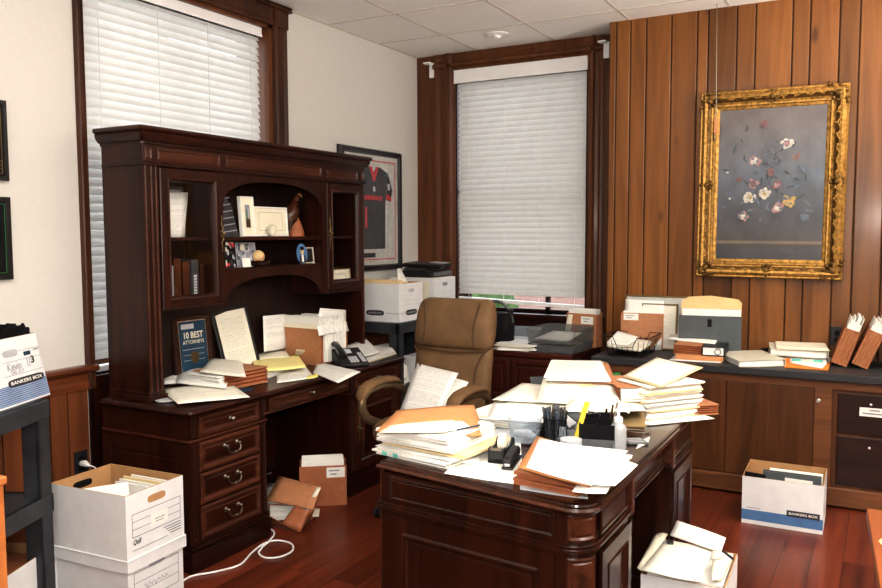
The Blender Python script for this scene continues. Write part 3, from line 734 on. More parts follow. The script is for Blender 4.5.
for rr in (.17, .155):
    s.tube([(-.894, 3.0+rr*math.cos(2*PI*k/28), .35+.20/.17*rr*math.sin(2*PI*k/28)) for k in range(28)], .007, 8, closed=True, up=(1, 0, 0))
s.build('modesty_panel', 'exec', t, smooth=True, sharp=30)
# user side drawers (facing -X), seen from the side only
XU = face((-1.55, 0, 0), (0, -1, 0), EZ)
for ya, yb in ((-2.68, -2.36), (-3.67, -3.32)):
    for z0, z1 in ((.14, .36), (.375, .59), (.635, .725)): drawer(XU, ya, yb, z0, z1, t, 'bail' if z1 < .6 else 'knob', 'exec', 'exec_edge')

# ---------------- office chair facing the camera
cx, cy = -2.228, 3.88
t = thing('office_chair', 'tan suede high-backed office chair behind the executive desk', 'chair', (cx, cy, 0), (0, 0, rad(-2)))
Tc = t.matrix_basis.copy()
def se(w, d, z, y, n=26, e=.5, x=0):
    pw = lambda q: math.copysign(abs(q)**e, q)
    return [(x+w/2*pw(math.cos(2*PI*k/n)), y+d/2*pw(math.sin(2*PI*k/n)), z) for k in range(n)]
bk = MB(Tc); prof = [(.46, .40, .08, .235), (.49, .44, .12, .235), (.56, .475, .135, .24), (.66, .495, .13, .25), (.76, .50, .12, .262), (.85, .50, .12, .278), (.90, .49, .11, .287), (.925, .47, .08, .292)]
bk.rings([se(w, d, z, y) for z, w, d, y in prof]); bo = bk.build('backrest', 'suede', t, smooth=True, sharp=80)
hd = MB(Tc); prof = [(.897, .46, .06, .275), (.905, .49, .10, .272), (.93, .505, .135, .275), (.98, .515, .15, .285), (1.04, .515, .15, .297), (1.10, .508, .14, .309), (1.15, .49, .118, .320), (1.175, .46, .085, .327), (1.186, .41, .04, .33)]
hd.rings([se(w, d, z, y) for z, w, d, y in prof]); hd.build('headrest', 'suede', t, smooth=True, sharp=80)
sm = MB(Tc)
for s in (-1, 1):
    sm.tube([(s*.190, .250, 1.172), (s*.178, .240, 1.13), (s*.165, .219, 1.05), (s*.163, .206, .98), (s*.175, .203, .92)], .0045, 6)
    sm.tube([(s*.235, .222, .90), (s*.205, .209, .85), (s*.185, .197, .79), (s*.18, .190, .72)], .0045, 6)
sm.tube([(-.245, .238, .902), (-.18, .215, .897), (-.08, .207, .889), (0, .206, .887), (.08, .207, .889), (.18, .215, .897), (.245, .238, .902)], .006, 6)
sm.build('seam', 'suede_d', t, smooth=True)
st = MB(Tc); st.ell((0, -.02, .475), (.265, .285, .075), .62, 28, 14); st.build('seat', 'suede', t, smooth=True, sharp=80)
sp = MB(Tc); sp.box(-.2, .2, -.2, .2, .37, .405); sp.box(-.03, .03, .12, .34, .39, .42); sp.prism([(-.04, .30, .40), (.04, .30, .40), (.04, .35, .62), (-.04, .35, .62)], (0, .02, 0)); sp.build('seat_plate', 'black', t, bevel=.005)
for s in (-1, 1):
    x = s*.292
    am = MB(Tc)
    path = [(s*.23, .10, .405), (s*.30, .06, .44), (x, -.06, .475), (x, -.19, .53), (x, -.245, .60), (x, -.235, .66), (x, -.17, .695), (x, -.05, .70), (x, .07, .69), (x*.99, .16, .65), (x*.93, .215, .58), (x*.8, .245, .53)]
    am.tube(path, [.022, .024, .026, .028, .028, .027, .024, .022, .022, .022, .022, .02], 12, up=(1, 0, .02), flat=.8); ao = am.build('armrest', 'bronze', t, smooth=True, sharp=80)
    ap = MB(Tc); R = []
    for y, z, w, h in ((-.262, .655, .03, .02), (-.255, .675, .07, .035), (-.225, .702, .085, .045), (-.17, .722, .09, .048), (-.08, .732, .088, .046), (.02, .727, .08, .042), (.09, .712, .066, .036), (.13, .694, .04, .02)):
        R.append([(x+w/2*math.cos(2*PI*k/14), y, z+h/2*math.sin(2*PI*k/14)) for k in range(14)])
    ap.rings(R); ap.build('arm_pad', 'suede', ao, smooth=True, sharp=80)
gc = MB(Tc); gc.lathe([(.025, .09), (.025, .25), (.018, .25), (.018, .39)], 16); gc.build('gas_column', 'black', t, smooth=True)
for k in range(5):
    a = 2*PI*k/5+.3; lg = MB(Tc); ca, sa = math.cos(a), math.sin(a)
    lg.tube([(0, 0, .13), (.15*ca, .15*sa, .12), (.30*ca, .30*sa, .085)], [.035, .027, .018], 8); lo = lg.build('leg', 'bronze', t, smooth=True)
    cs = MB(Tc)
    Xc = Matrix.Rotation(a+.6, 4, 'Z') @ Matrix.Rotation(PI/2, 4, 'X')
    for q in (-.016, .016): cs.lathe([(.012, q-.009), (.028, q-.008), (.028, q+.008), (.012, q+.009)], 14, 0, (.30*ca, .30*sa, .0285), Xc)
    cs.tube([(.30*ca, .30*sa, .03), (.30*ca, .30*sa, .09)], .008, 8); cs.build('caster', 'black', lo, smooth=True)

# ---------------- cherry filing cabinet below the alcove window
C0, C1, CF, CB, CZ = -2.80, -1.86, 5.21, 5.80, .735
t = thing('filing_cabinet', 'low dark cherry lateral filing cabinet under the alcove window', 'cabinet', (-2.33, 5.5, 0))
b = MB(); b.box(C0+.015, C1-.015, CF+.02, CB, .06, CZ-.035); b.box(C0+.03, C1-.03, CF+.05, CB-.02, 0, .06); b.build('carcass', 'cab', t)
b = MB(); b.box(C0, C1, CF-.008, CB+.005, CZ-.035, CZ); b.build('cabinet_top', 'cab', t, bevel=.008, seg=3)
XF = face((0, CF+.02, 0), EX, EZ)
for x0, x1 in ((C0+.03, -2.335), (-2.325, C1-.03)):
    for z0, z1 in ((.08, .37), (.385, .685)):
        d = MB(); d.frame(XF @ Matrix.Translation((x0, z0, 0)), x1-x0, z1-z0, [(0, 0), (0, .012), (.01, .016), (.035, .016), (.042, .006), (.055, .006), (.065, .012)]); dd = d.build('drawer', 'cab', t)
        h = MB(); xm = (x0+x1)/2; h.tube([(xm-.05, CF+.01, z1-.13), (xm-.045, CF-.012, z1-.135), (xm+.045, CF-.012, z1-.135), (xm+.05, CF+.01, z1-.13)], .006, 8); h.build('handle', 'brass', dd, smooth=True)

# ---------------- built-in credenza along the panelled wall, and its counter
K0, KF = -1.62, 5.02
t = thing('wall_credenza', 'long brown built-in cabinet run under the grey counter', 'cabinet', (.3, 5.3, 0))
b = MB(); b.box(K0, 2.58, KF+.012, 5.594, .115, .69); b.build('carcass', 'cred', t)
b = MB(); b.box(K0-.004, 2.585, KF-.006, 5.594, .012, .118); b.build('base_rail', 'cred_rail', t, bevel=.005)
b = MB(); b.box(K0+.03, 2.5, KF+.03, 5.55, 0, .012); b.build('kick', 'blackm', t)
b = MB(); b.box(K0-.008, 2.59, KF-.004, 5.594, .682, .732); b.build('top_rail', 'cred_rail', t, bevel=.004)
XF = face((0, KF+.012, 0), EX, EZ)
for x0, x1 in ((K0+.01, -1.20), (-1.19, -.825), (-.815, -.338)):
    b = MB(); b.box(x0, x1, KF-.001, KF+.012, .122, .68); o = b.build('door', 'cred', t, bevel=.003)
b = MB(); b.box(-.335, -.245, KF-.004, KF+.012, .118, .684); b.build('stile', 'cred_rail', t, bevel=.002)
b = MB(XF); b.lathe([(.014, .012), (.014, .018), (.010, .022), (.0005, .022)], 16, 0, (-.315, .61, .004)); b.build('lock', 'silver', t, smooth=True)
for x0, x1 in ((-.215, .50), (.53, 1.25)):
    for z0, z1 in ((.435, .665), (.135, .42)):
        b = MB(); b.frame(XF @ Matrix.Translation((x0, z0, 0)), x1-x0, z1-z0, [(0, 0), (0, .006), (.004, .008), (.01, .008)]); dd = b.build('drawer', 'cred_dk', t)
        k = MB(XF); k.lathe([(.008, .008), (.005, .014), (.008, .022), (.0005, .024)], 12, 0, (x0+.165 if x0 < 0 else (x0+x1)/2, z1-.052, 0)); k.build('knob', 'silver', dd, smooth=True)
        if z0 > .4 and x0 < 0:
            l = MB(XF); l.rect(Matrix.Identity(4), -.105, .075, .545, .595, .0095); lb = l.build('label_strip', 'white', dd); tag(lb, 'white typed label')
            l = MB(XF)
            for xx, ww, yy in ((-.055, .05, .577), (-.09, .15, .558)): l.rect(Matrix.Identity(4), xx, xx+ww, yy, yy+.008, .0102)
            l.build('print', 'inkgrey', lb)
b = MB(); b.box(-1.655, 2.595, 4.985, 5.597, .733, .776); tag(b.build('counter_top', 'laminate', bevel=.004), 'long grey laminate counter top on the built-in cabinets', 'counter')

# ---------------- honey wood pieces cut by the frame
t = thing('side_table', 'honey-brown wooden table corner at the lower right edge', 'table', (.35, 2.5, 0))
q = [A(866.5, 508, .74), A(880, 588, .74)]; dv = (q[1]-q[0]).normalized(); n = V((-dv.y, dv.x, 0)); 
if n.x < 0: n = -n
p0 = q[0]; p1 = q[0]+dv*1.1; p2 = p1+n*.7; p3 = p0+n*.7
MB().slab([p0, p1, p2, p3], .705, .74).build('table_top', 'honey_dark', t, bevel=.004)
i = MB(); ins = lambda p, a, b_: p+dv*a+n*b_
i.slab([ins(p0, .05, .05), ins(p1, -.05, .05), ins(p2, -.05, -.05), ins(p3, .05, -.05)], .62, .7055); i.build('apron', 'honey_dark', t)
for a, b_ in ((p0, (.04, .04)), (p1, (-.09, .04)), (p2, (-.09, -.09)), (p3, (.04, -.09))):
    c0 = ins(a, *b_); MB().slab([c0, c0+dv*.05, c0+dv*.05+n*.05, c0+n*.05], 0, .706).build('leg', 'honey_dark', t, bevel=.004)
yq = A(879.5, 545, .7405); c = MB(); c.sheet([A(878.5, 541, .742), A(886, 549, .742), A(892, 544, .742), A(884, 537, .742)], 3, 3, .002)
tag(c.build('sticky_note', 'yellowp'), 'yellow sticky note on the honey wood table at right', 'note')
t = thing('bookcase', 'honey-brown wooden bookcase edge at the lower left of the photo', 'bookcase', (-2.1, .95, 0))
e = A(3.5, 476, 1.02)
MB().box(e.x-.5, e.x, e.y-.32, e.y, 0, 1.0).build('carcass', 'honey', t, bevel=.003)
MB().box(e.x-.51, e.x+.006, e.y-.33, e.y+.006, 1.0, 1.02).build('bookcase_top', 'honey', t, bevel=.004)
MB().box(e.x, e.x+.012, e.y-.30, e.y-.02, .1, .95).build('end_panel', 'honey', t, bevel=.004)

# ---------------- black resin stands
def stand(label, far, ax, ay, lx, ly, h, shelves, post=.075, grp='black resin stands'):
    """far: the far right corner on the floor; ax = unit vector to the right, ay = unit vector away"""
    ax, ay = V(ax), V(ay); o = V(far)-ax*lx-ay*ly; X_ = Matrix(((ax.x, ay.x, 0, o.x), (ax.y, ay.y, 0, o.y), (0, 0, 1, 0), (0, 0, 0, 1)))
    c = X_ @ V((lx/2, ly/2, 0)); t = thing('utility_stand', label, 'stand', c, group=None)
    for x in (0, lx-post):
        for y in (0, ly-post):
            p = MB(X_); p.box(x, x+post, y, y+.018, .0, h).box(x, x+.018 if x == 0 else x+post, y, y+post, 0, h) if x == 0 else p.box(x, x+post, y, y+.018, 0, h).box(x+post-.018, x+post, y, y+post, 0, h)
            if y > 0: p.box(x, x+post, y+post-.018, y+post, 0, h)
            p.build('post', 'resin', t, bevel=.004)
    for z0, z1 in shelves:
        s = MB(X_); s.box(0.002, lx-.002, .002, ly-.002, z1-.02, z1)
        s.box(-.004, lx+.004, -.004, .02, z0, z1).box(-.004, lx+.004, ly-.02, ly+.004, z0, z1).box(-.004, .02, -.004, ly+.004, z0, z1).box(lx-.02, lx+.004, -.004, ly+.004, z0, z1)
        s.build('shelf', 'resin', t, bevel=.004)
    return X_
KD = rad(22.8); kx, ky = (math.cos(KD), math.sin(KD), 0), (-math.sin(KD), math.cos(KD), 0)
FAR = A(48.5, 399, .905)
XST = stand('black resin utility stand at the left edge holding an open file box', (FAR.x, FAR.y, 0), kx, ky, .44, .90, .90, ((.83, .905), (.44, .515)))
stand('black resin stand between hutch and alcove window carrying two file boxes', (-2.94, 5.62, 0), EX, EY, .50, .93, .945, ((.875, .95), (.40, .47), (.10, .16)))

# ================================================================== FILE BOXES
def file_box(label, loc, rotz, w, l, h, group='white cardboard file boxes', open_=True, hole=True, taper=0., front_lip=None, tilt=0):
    """w: across the front (local x), l: depth (local y), origin at the middle of the base"""
    t = thing('file_box', label, 'box', loc, (0, 0, rotz), group)
    T = t.matrix_basis.copy(); e = .005; b = MB(T)
    x, y = w/2, l/2; xt, yt = x-taper, y-taper
    O0 = [(-x, -y, 0), (x, -y, 0), (x, y, 0), (-x, y, 0)]
    hf = h if front_lip is None else front_lip
    O1 = [(-xt, -yt, hf), (xt, -yt, hf if front_lip is None else h), (xt, yt, h), (-xt, yt, h)]
    if front_lip is not None: O1 = [(-xt, -yt, hf), (xt, -yt, hf), (xt, yt, h), (-xt, yt, h)]
    I1 = [(p[0]-math.copysign(e, p[0]), p[1]-math.copysign(e, p[1]), p[2]) for p in O1]
    I0 = [(p[0]-math.copysign(e, p[0]), p[1]-math.copysign(e, p[1]), .006) for p in O0]
    ids = [[b.P(p) for p in L] for L in (O0, O1, I1, I0)]
    b.F(ids[0][::-1], 0)
    for a, c, m in ((0, 1, 0), (1, 2, 1), (2, 3, 1)):
        for k in range(4): b.F([ids[a][k], ids[a][(k+1) % 4], ids[c][(k+1) % 4], ids[c][k]], m)
    b.F(ids[3], 1)
    b.build('body', ['card', 'kraft'], t)
    return t, T
def front(T, w, l, h=None, taper=0., H_=.26):   # printed-face frame: origin bottom-left of the front
    up = V((0, taper, H_)) if taper else V((0, 0, 1))
    return T @ face((-w/2, -l/2, 0), (1, 0, 0), up)
def side_right(T, w, l): return T @ face((w/2, -l/2, 0), (0, 1, 0), (0, 0, 1))
def hand_hole(X, cx, cy, t, rx=.045, ry=.014, m='kraft'):
    b = MB(X); b.oval(Matrix.Identity(4), cx, cy, rx, ry, .0012, 0, 24, .55); b.build('hand_hole', m, t)
def folder_slab(label, T, q, hgt, mat='manila', z0=.007, lean=(0, 0), group=None, name='file_folder', cat='folder'):
    """thin standing folder between two base points q (local), leaning by (dx,dy) at the top"""
    (x0, y0), (x1, y1) = q; d = V((x1-x0, y1-y0, 0)); n = V((-d.y, d.x, 0)).normalized()*.0035; lv = V((lean[0], lean[1], 0)); b = MB(T)
    base = [V((x0, y0, z0))-n, V((x1, y1, z0))-n, V((x1, y1, z0))+n, V((x0, y0, z0))+n]
    top = [p+lv+V((0, 0, hgt)) for p in base]
    b.rings([base, top]); o = b.build(name, mat)
    return tag(o, label, cat, group)

# --- two boxes stacked beside the desk (front left)
LB = V((-2.83, 2.262, 0)); RZ = rad(94)
w_, l_ = .32, .425
t, T = file_box('lower white file box of the stack beside the left desk, lidded', LB, RZ, w_-.012, l_-.012, .255)
X = front(T, w_-.012, l_-.012)
pr = MB(X); I = Matrix.Identity(4)
pr.outline(I, .03, .28, .075, .205, .0022)
for y in (.118, .16): pr.rect(I, .03, .28, y, y+.0018)
pr.build('printed_form', 'ink', t); hand_hole(X, .155, .214, t, m='inkgrey')
sq = MB(X); sq.tube([(.085+.007*k, .133+.012*math.sin(k*1.9)*(1.4 if k in (2, 9) else .7), .0015) for k in range(20)], .0011, 5, up=(0, 0, 1)); sq.build('handwriting', 'inkgrey', t)
ld = MB(T); w2, l2 = w_+.012, l_+.012; 
ld.box(-w2/2, w2/2, -l2/2, l2/2, .262, .272); 
for a in ((-w2/2, w2/2, -l2/2, -l2/2+.005), (-w2/2, w2/2, l2/2-.005, l2/2), (-w2/2, -w2/2+.005, -l2/2, l2/2), (w2/2-.005, w2/2, -l2/2, l2/2)): ld.box(*a, .218, .270)
o = ld.build('lid', 'card', t, bevel=.003)
tr = MB(T)
for xx in (-.10, .10): tr.box(xx-.025, xx+.025, -l2/2+.012, -l2/2+.018, .272, .2725)
tr.build('tape_slot', 'kraft', o)
UB = LB+V((0, 0, .2727))
t, T = file_box('upper open white file box of the stack beside the left desk', UB, RZ, w_, l_, .262)
X = front(T, w_, l_)
pr = MB(X); pr.outline(I, .03, .30, .082, .178, .0022)
for y in (.113, .145): pr.rect(I, .03, .30, y, y+.0018)
pr.rect(I, .03, .22, .028, .030)
for k in range(4): pr.rect(I, .20+.012*k, .30, .068-.011*k, .071-.011*k)
pr.build('printed_form', 'ink', t); hand_hole(X, .165, .215, t, .05, .016)
st = MB(X); st.rect(I, .13, .225, .095, .148, .0016); o = st.build('sticker', 'white', t)
st = MB(X); st.rect(I, .15, .205, .122, .126, .0022).rect(I, .155, .20, .110, .114, .0022); st.build('print', 'inkgrey', o)
lettering('Quill', X @ Matrix.Translation((.052, .048, 0)), .026, 'ink', t, 'lettering', .042, shear=.3, bold=.02)
hh = MB(T @ face((w_/2-.0052, l_/2-.0062, 0), (-1, 0, 0), (0, 0, 1))); hh.oval(I, .155, .215, .05, .016, .0008, 0, 24, .55); hh.build('hand_hole', 'blackm', t)
mats = ['white', 'white', 'manila', 'manila', 'white']
desc = ['frontmost white folder standing in the upper open box by the left desk', 'second white folder in the upper open box by the left desk', 'manila folder in the upper open box, between white ones', 'rear manila folder leaning in the upper open box', 'rearmost white folder leaning in the upper open box']
for k in range(5):
    folder_slab(desc[k], T, ((.03+.022*k, -.195), (.035+.022*k, .06)), .225+.006*(k % 3), mats[k], lean=(.012, .0), group='folders in the upper open box')
s = MB(T); s.sheet([(-.12, .10, .14), (.02, -.05, .15), (.03, -.03, .245), (-.10, .14, .225)], 4, 4, .006); tag(s.build('paper_sheet', 'white'), 'loose white sheet sticking up in the upper open box', 'paper')

# --- white floor cable
pts = [(-2.742, 2.52), (-2.742, 2.585), (-2.685, 2.666), (-2.64, 2.78), (-2.69, 2.92), (-2.715, 3.03), (-2.69, 3.10), (-2.597, 3.105), (-2.53, 3.035), (-2.533, 2.946), (-2.589, 2.905), (-2.665, 2.942), (-2.695, 3.044), (-2.735, 3.13), (-2.80, 3.20), (-2.95, 3.24)]
sm_ = []
for i in range(len(pts)-1):
    p0, p1, p2, p3 = pts[max(i-1, 0)], pts[i], pts[i+1], pts[min(i+2, len(pts)-1)]
    for k in range(6):
        u = k/6
        sm_.append(tuple(.5*((2*p1[c])+(-p0[c]+p2[c])*u+(2*p0[c]-5*p1[c]+4*p2[c]-p3[c])*u*u+(-p0[c]+3*p1[c]-3*p2[c]+p3[c])*u**3) for c in (0, 1))+(.0055+(.008 if 78 > len(sm_) > 68 else 0),))
c = MB().tube(sm_, .0048, 8); c.smooth = True; tag(c.build('cable', 'blind_rail'), 'white cable looped on the wooden floor beside the left desk', 'cable')

# --- box on the left stand (its face seen from the side)
P0 = A(50.4, 394.5, .906); ax, ay = V(kx), V(ky)
bw, bl = .385, .32       # depth into the stand, width of the visible face
t = thing('file_box', 'white and blue file box with black-framed label on the left resin stand', 'box', P0-ax*bw/2-ay*bl/2, (0, 0, KD+PI/2), 'white cardboard file boxes'); T = t.matrix_basis.copy()
# local x runs along the visible face, local -y is toward the room
x, y, tp_ = bl/2, bw/2, .042
O0 = [(-x, -y, 0), (x, -y, 0), (x, y, 0), (-x, y, 0)]; O1 = [(-x+.01, -y+tp_, .262), (x-.022, -y+tp_, .262), (x-.022, y-.01, .262), (-x+.01, y-.01, .262)]
b = MB(T); ids = [[b.P(p) for p in L] for L in (O0, O1, [(p[0]*.97, p[1]*.97, p[2]) for p in O1], [(p[0]*.96, p[1]*.96, .006) for p in O0])]
b.F(ids[0][::-1], 0); b.F(ids[3], 1)
for a, c, m in ((0, 1, 0), (1, 2, 1), (2, 3, 1)):
    for k in range(4): b.F([ids[a][k], ids[a][(k+1) % 4], ids[c][(k+1) % 4], ids[c][k]], m)
b.build('body', ['card', 'kraft'], t)
X = T @ face((-x, -y, 0), (1, 0, 0), (0, tp_, .262))
pr = MB(X); pr.prism([(.0, .008, .0008), (bl-.004, .008, .0008), (bl-.010, .082, .0008), (0, .082, .0008)], (0, 0, .0004)); pr.build('blue_band', 'inkblue2', t)
pr = MB(X)
for k in range(9): pr.rect(I, 0, bl-.006, .012+.008*k, .0145+.008*k, .0016)
pr.build('band_stripes', 'lgrey', t)
pr = MB(X); pr.oval(I, .185, .088, .115, .0155, .002, 0, 24, .45); lb = pr.build('logo_patch', 'ink', t)
lettering('BANKERS BOX', X @ Matrix.Translation((.185, .0815, 0)), .014, 'white', lb, 'lettering', .20, z=.003, bold=.02)
pr = MB(X); pr.rect(I, .06, .30, .172, .1736, .0012).rect(I, .06, .30, .118, .1196, .0012).rect(I, .298, .2996, .118, .21, .0012).rect(I, .06, .30, .208, .2095, .0012).rect(I, .262, .296, .198, .204, .0013); pr.build('printed_form', 'inkgrey', t)
pr = MB(X); pr.rect(I, .196, .24, .184, .20, .0014); pr.build('blue_tab', 'inkblue', t)
pr = MB(X); pr.oval(I, .115, .205, .045, .014, .0014, 0, 20, .5); pr.build('hand_hole', 'lgrey', t)
lettering('Kevin', X @ Matrix.Translation((.125, .137, 0)), .03, 'inkgrey', t, 'handwriting', .085)
lettering('1/', X @ Matrix.Translation((.215, .137, 0)), .036, 'inkgrey', t, 'handwriting', .022)
lettering('3', X @ Matrix.Translation((.245, .148, 0)), .03, 'ink', t, 'handwriting', .022, bold=.03)
lettering('06-57', X @ Matrix.Translation((.125, .1, 0)) @ Matrix.Translation((0, .022, 0)) if False else X @ Matrix.Translation((.14, .1225, 0)), .012, 'inkgrey', t, 'handwriting', .08)
dk = MB(T)
for k in range(6):
    yy = -y+tp_+.012+.018*k; pts = [(-x+.03, yy, .05), (x-.035, yy, .05), (x-.04, yy, .285+.006*(k % 2))]
    xx = x-.05
    rj = random.Random(k)
    while xx > -x+.05: pts.append((xx, yy, .30-.022*rj.random()+.008)); xx -= .016
    pts.append((-x+.03, yy, .285)); dk.prism(pts, (0, .010, 0))
tag(dk.build('hanging_files', 'blackm'), 'row of black hanging files with torn edges in the box on the left stand', 'folder', kind='stuff')
lv = MB(T); lv.sheet([(-x, -y+.12, .325), (.03, -y+.12, .318), (.02, y-.05, .335), (-x, y-.05, .345)], 4, 4, .01); tag(lv.build('box_cover_sheet', 'cream', solid=.002), 'cream sheet lying on top of the black files in the left stand box', 'paper')

# --- open box standing on the floor under the left stand
c = A(56, 543.5, .275)
bc = c-V(kx)*.14-V(ky)*.20; t, T = file_box('open white file box on the floor under the left resin stand', (bc.x, bc.y, 0), KD, .28, .40, .272)
s = MB(T); s.box(-.125, .125, -.17, .18, .008, .235); tag(s.build('folder_bundle', 'brownf'), 'brown folders filling the box under the left stand', 'folder')

# --- box on the right of the floor
RBX = V((-.447, 4.69, 0))
t, T = file_box('white file box with a blue band on the floor before the wall cabinets', RBX, rad(.8), .40, .325, .268, front_lip=.258)
X = front(T, .40, .325)
pr = MB(X); pr.rect(I, .0, .40, .022, .078, .0008); pr.build('blue_band', 'inkblue2', t)
pr = MB(X); pr.rect(I, .225, .385, .072, .105, .0016); lb = pr.build('logo_patch', 'ink', t)
lettering('BANKERS BOX', X @ Matrix.Translation((.305, .0825, 0)), .0135, 'white', lb, 'lettering', .14, z=.0026, bold=.02)
pr = MB(X); pr.rect(I, .025, .095, .088, .092, .001); pr.build('print', 'inkgrey', t)
b = MB(T); b.prism([(-.19, -.145, .24), (-.085, -.147, .238), (-.085, -.147, .272), (-.19, -.145, .278)], (0, .012, 0)); tag(b.build('folder', 'blackm'), 'black folder corner at the left of the blue-banded floor box', 'folder')
b = MB(T); b.box(-.10, .185, -.13, -.122, .02, .288).box(-.10, .185, -.118, -.112, .02, .294); tag(b.build('hanging_folder', 'doc_grey'), 'dark hanging folder standing in the blue-banded floor box', 'folder')
b = MB(T); b.box(-.07, .19, -.104, -.07, .02, .296); tag(b.build('paper_bundle', 'white'), 'white paper bundle behind the dark hanging folder in the floor box', 'paper')
b = MB(T); b.prism([(.02, -.138, .05), (.14, -.138, .05), (.145, -.138, .268), (.01, -.138, .27)], (0, .004, 0)); tag(b.build('paper_sheet', 'white'), 'white sheet in front of the dark hanging folder in the floor box', 'paper')

# --- overfull box at the foot of the executive desk
BX = V((-.622, 3.10, 0))
t, T = file_box('overfilled white file box on the floor against the executive desk', BX, rad(2), .30, .36, .30)
b = MB(T); rn = random.Random(2)
for k in range(14):
    z = .05+.018*k; a = rn.uniform(-.03, .03); q = rectq((rn.uniform(-.004, .004), rn.uniform(-.004, .004)), .27, .325, a*.5); b.slab(q, z, z+.0175, k % 3 == 2 and 1 or 0)
tag(b.build('paper_bundle', ['white', 'cream']), 'thick bundle of papers filling the box by the executive desk', 'paper')
b = MB(); b.sheet([A(641, 571, .318), A(700, 582, .322), A(713, 550, .335), A(665, 539, .345)], 6, 6, .004, 3, rough=.003); o = tag(b.build('clipped_papers', 'text2', solid=.004), 'cream clipped papers on top of the box by the executive desk', 'paper')
c = A(670, 541, .352); cl = MB(); cl.box(c.x-.014, c.x+.014, c.y-.008, c.y+.008, .340, .356); k = cl.build('binder_clip', 'black', o, bevel=.003); 
cl = MB(); cl.tube([(c.x-.006, c.y-.01, .354), (c.x-.008, c.y-.03, .348), (c.x+.008, c.y-.03, .348), (c.x+.006, c.y-.01, .354)], .0012, 6); cl.build('clip_wire', 'silver', k)
b = MB(); b.sheet([A(670, 536, .352), A(721, 552, .348), A(726, 538, .375), A(677, 520, .395)], 8, 6, .016, 8, rough=.002); tag(b.build('curled_papers', 'text', solid=.003), 'curled white stapled papers sticking up behind the clipped papers', 'paper')
b = MB(); b.sheet([A(712, 581, .325), A(722, 580, .31), A(733, 558, .32), A(712, 558, .34)], 5, 5, .015, 5, rough=.006); tag(b.build('envelope', 'cream', solid=.004), 'cream envelope crumpled at the right of the overfilled box', 'envelope')
b = MB(); b.tube([A(723, 551, .378), A(733, 559, .362)], .005, 8); tag(b.build('pen', 'black'), 'black pen lying on the overfilled box by the executive desk', 'pen')
b = MB(); b.sheet([A(637, 569, .30), A(645, 571, .31), A(668, 534, .33), A(655, 533, .315)], 5, 5, .006, 6, rough=.004); tag(b.build('paper_sheet', 'cream', solid=.003), 'cream sheets tucked at the left edge of the overfilled box', 'paper')

# --- boxes on the stand beyond the hutch
Z2 = .951
t, T = file_box('file box with black oval marks, nearer one on the stand beyond the hutch', (-3.165, 4.91, Z2), rad(90), .33, .40, .27)
# local front (-y) faces +X ; local left side faces -Y
XFm = front(T, .33, .40); XLm = T @ face((-.165, .20, 0), (0, -1, 0), (0, 0, 1))
for X_, wd, lw in ((XFm, .33, .15), (XLm, .40, .145)):
    pr = MB(X_); pr.rect(I, 0, wd/2-.09, .060, .064, .0008).rect(I, wd/2+.09, wd, .060, .064, .0008); pr.build('printed_line', 'inkgrey', t)
    pr = MB(X_); pr.oval(I, wd/2, .062, .075, .019, .0012, 0, 24, .55); o = pr.build('logo_patch', 'ink', t)
    lettering('BANKERS BOX', X_ @ Matrix.Translation((wd/2, .055, 0)), .013, 'lgrey', o, 'lettering', .115, z=.002, bold=.02)
pr = MB(XFm)
for y in (.115, .15, .185): pr.rect(I, .02, .31, y, y+.002)
pr.build('printed_form', 'lgrey', t); hand_hole(XFm, .165, .217, t, .042, .013, 'lgrey')
b = MB(T); 
for k in range(5): b.box(-.145+.03*k, -.12+.03*k, -.17, .17, .02, .262+.016*(k % 3))
tag(b.build('folder_row', ['manila']), 'row of manila folders in the nearer box beyond the hutch', 'folder', kind='stuff')
b = MB(); b.sheet([(-3.0, 4.80, 1.10), (-3.0, 5.03, 1.10), (-3.06, 4.92, 1.325), (-3.03, 4.83, 1.325)], 5, 5, .01); tag(b.build('paper_sheet', 'text', solid=.002), 'white papers standing upright in the nearer box beyond the hutch', 'paper')
t, T = file_box('farther white file box on the stand beyond the hutch, under black equipment', (-3.17, 5.42, Z2), rad(90), .34, .40, .285)
XFm = front(T, .34, .40); pr = MB(XFm)
for y in (.09, .13, .17): pr.rect(I, .02, .32, y, y+.002)
pr.build('printed_form', 'lgrey', t); hand_hole(XFm, .17, .235, t, .042, .013, 'inkgrey')
XLm = T @ face((-.17, .20, 0), (0, -1, 0), (0, 0, 1))
b = MB(XLm); b.rect(I, .06, .36, .02, .26, .002); tag(b.build('manila_folder', 'cream'), 'cream folder tucked against the farther box beyond the hutch', 'folder')
b = MB(T); b.box(-.16, .16, -.19, .19, .02, .288); tag(b.build('folder_bundle', 'cream'), 'cream folders filling the farther box beyond the hutch', 'folder')
# black equipment piled on top
t = thing('printer', 'black office machine lying on the farther file box beyond the hutch', 'printer', (-3.17, 5.40, Z2+.288))
zb = Z2+.2885
b = MB(); b.box(-3.28, -2.99, 5.25, 5.58, zb, zb+.05); b.build('base', 'black', t, bevel=.01)
b = MB(); b.prism([(-3.26, 5.27, zb+.05), (-3.04, 5.27, zb+.05), (-3.06, 5.27, zb+.075), (-3.24, 5.27, zb+.075)], (0, .27, 0)); b.build('upper_body', 'grey', t, bevel=.006)
b = MB(); b.box(-2.992, -2.984, 5.27, 5.55, zb+.012, zb+.04); b.build('paper_slot', 'grey', t)
t = thing('laptop', 'flat black device with pale edge on top of the black office machine', 'laptop', (-3.2, 5.3, zb+.076))
Xl = Matrix.Translation((-3.15, 5.37, zb+.080)) @ Matrix.Rotation(rad(3), 4, 'Y') @ Matrix.Rotation(rad(14), 4, 'Z')
b = MB(Xl); b.box(-.11, .19, -.17, .20, 0, .018); b.build('base', 'blackm', t, bevel=.004)
b = MB(Xl); b.box(-.10, .18, -.16, .19, .0182, .028); b.build('screen_lid', 'black', t, bevel=.004)
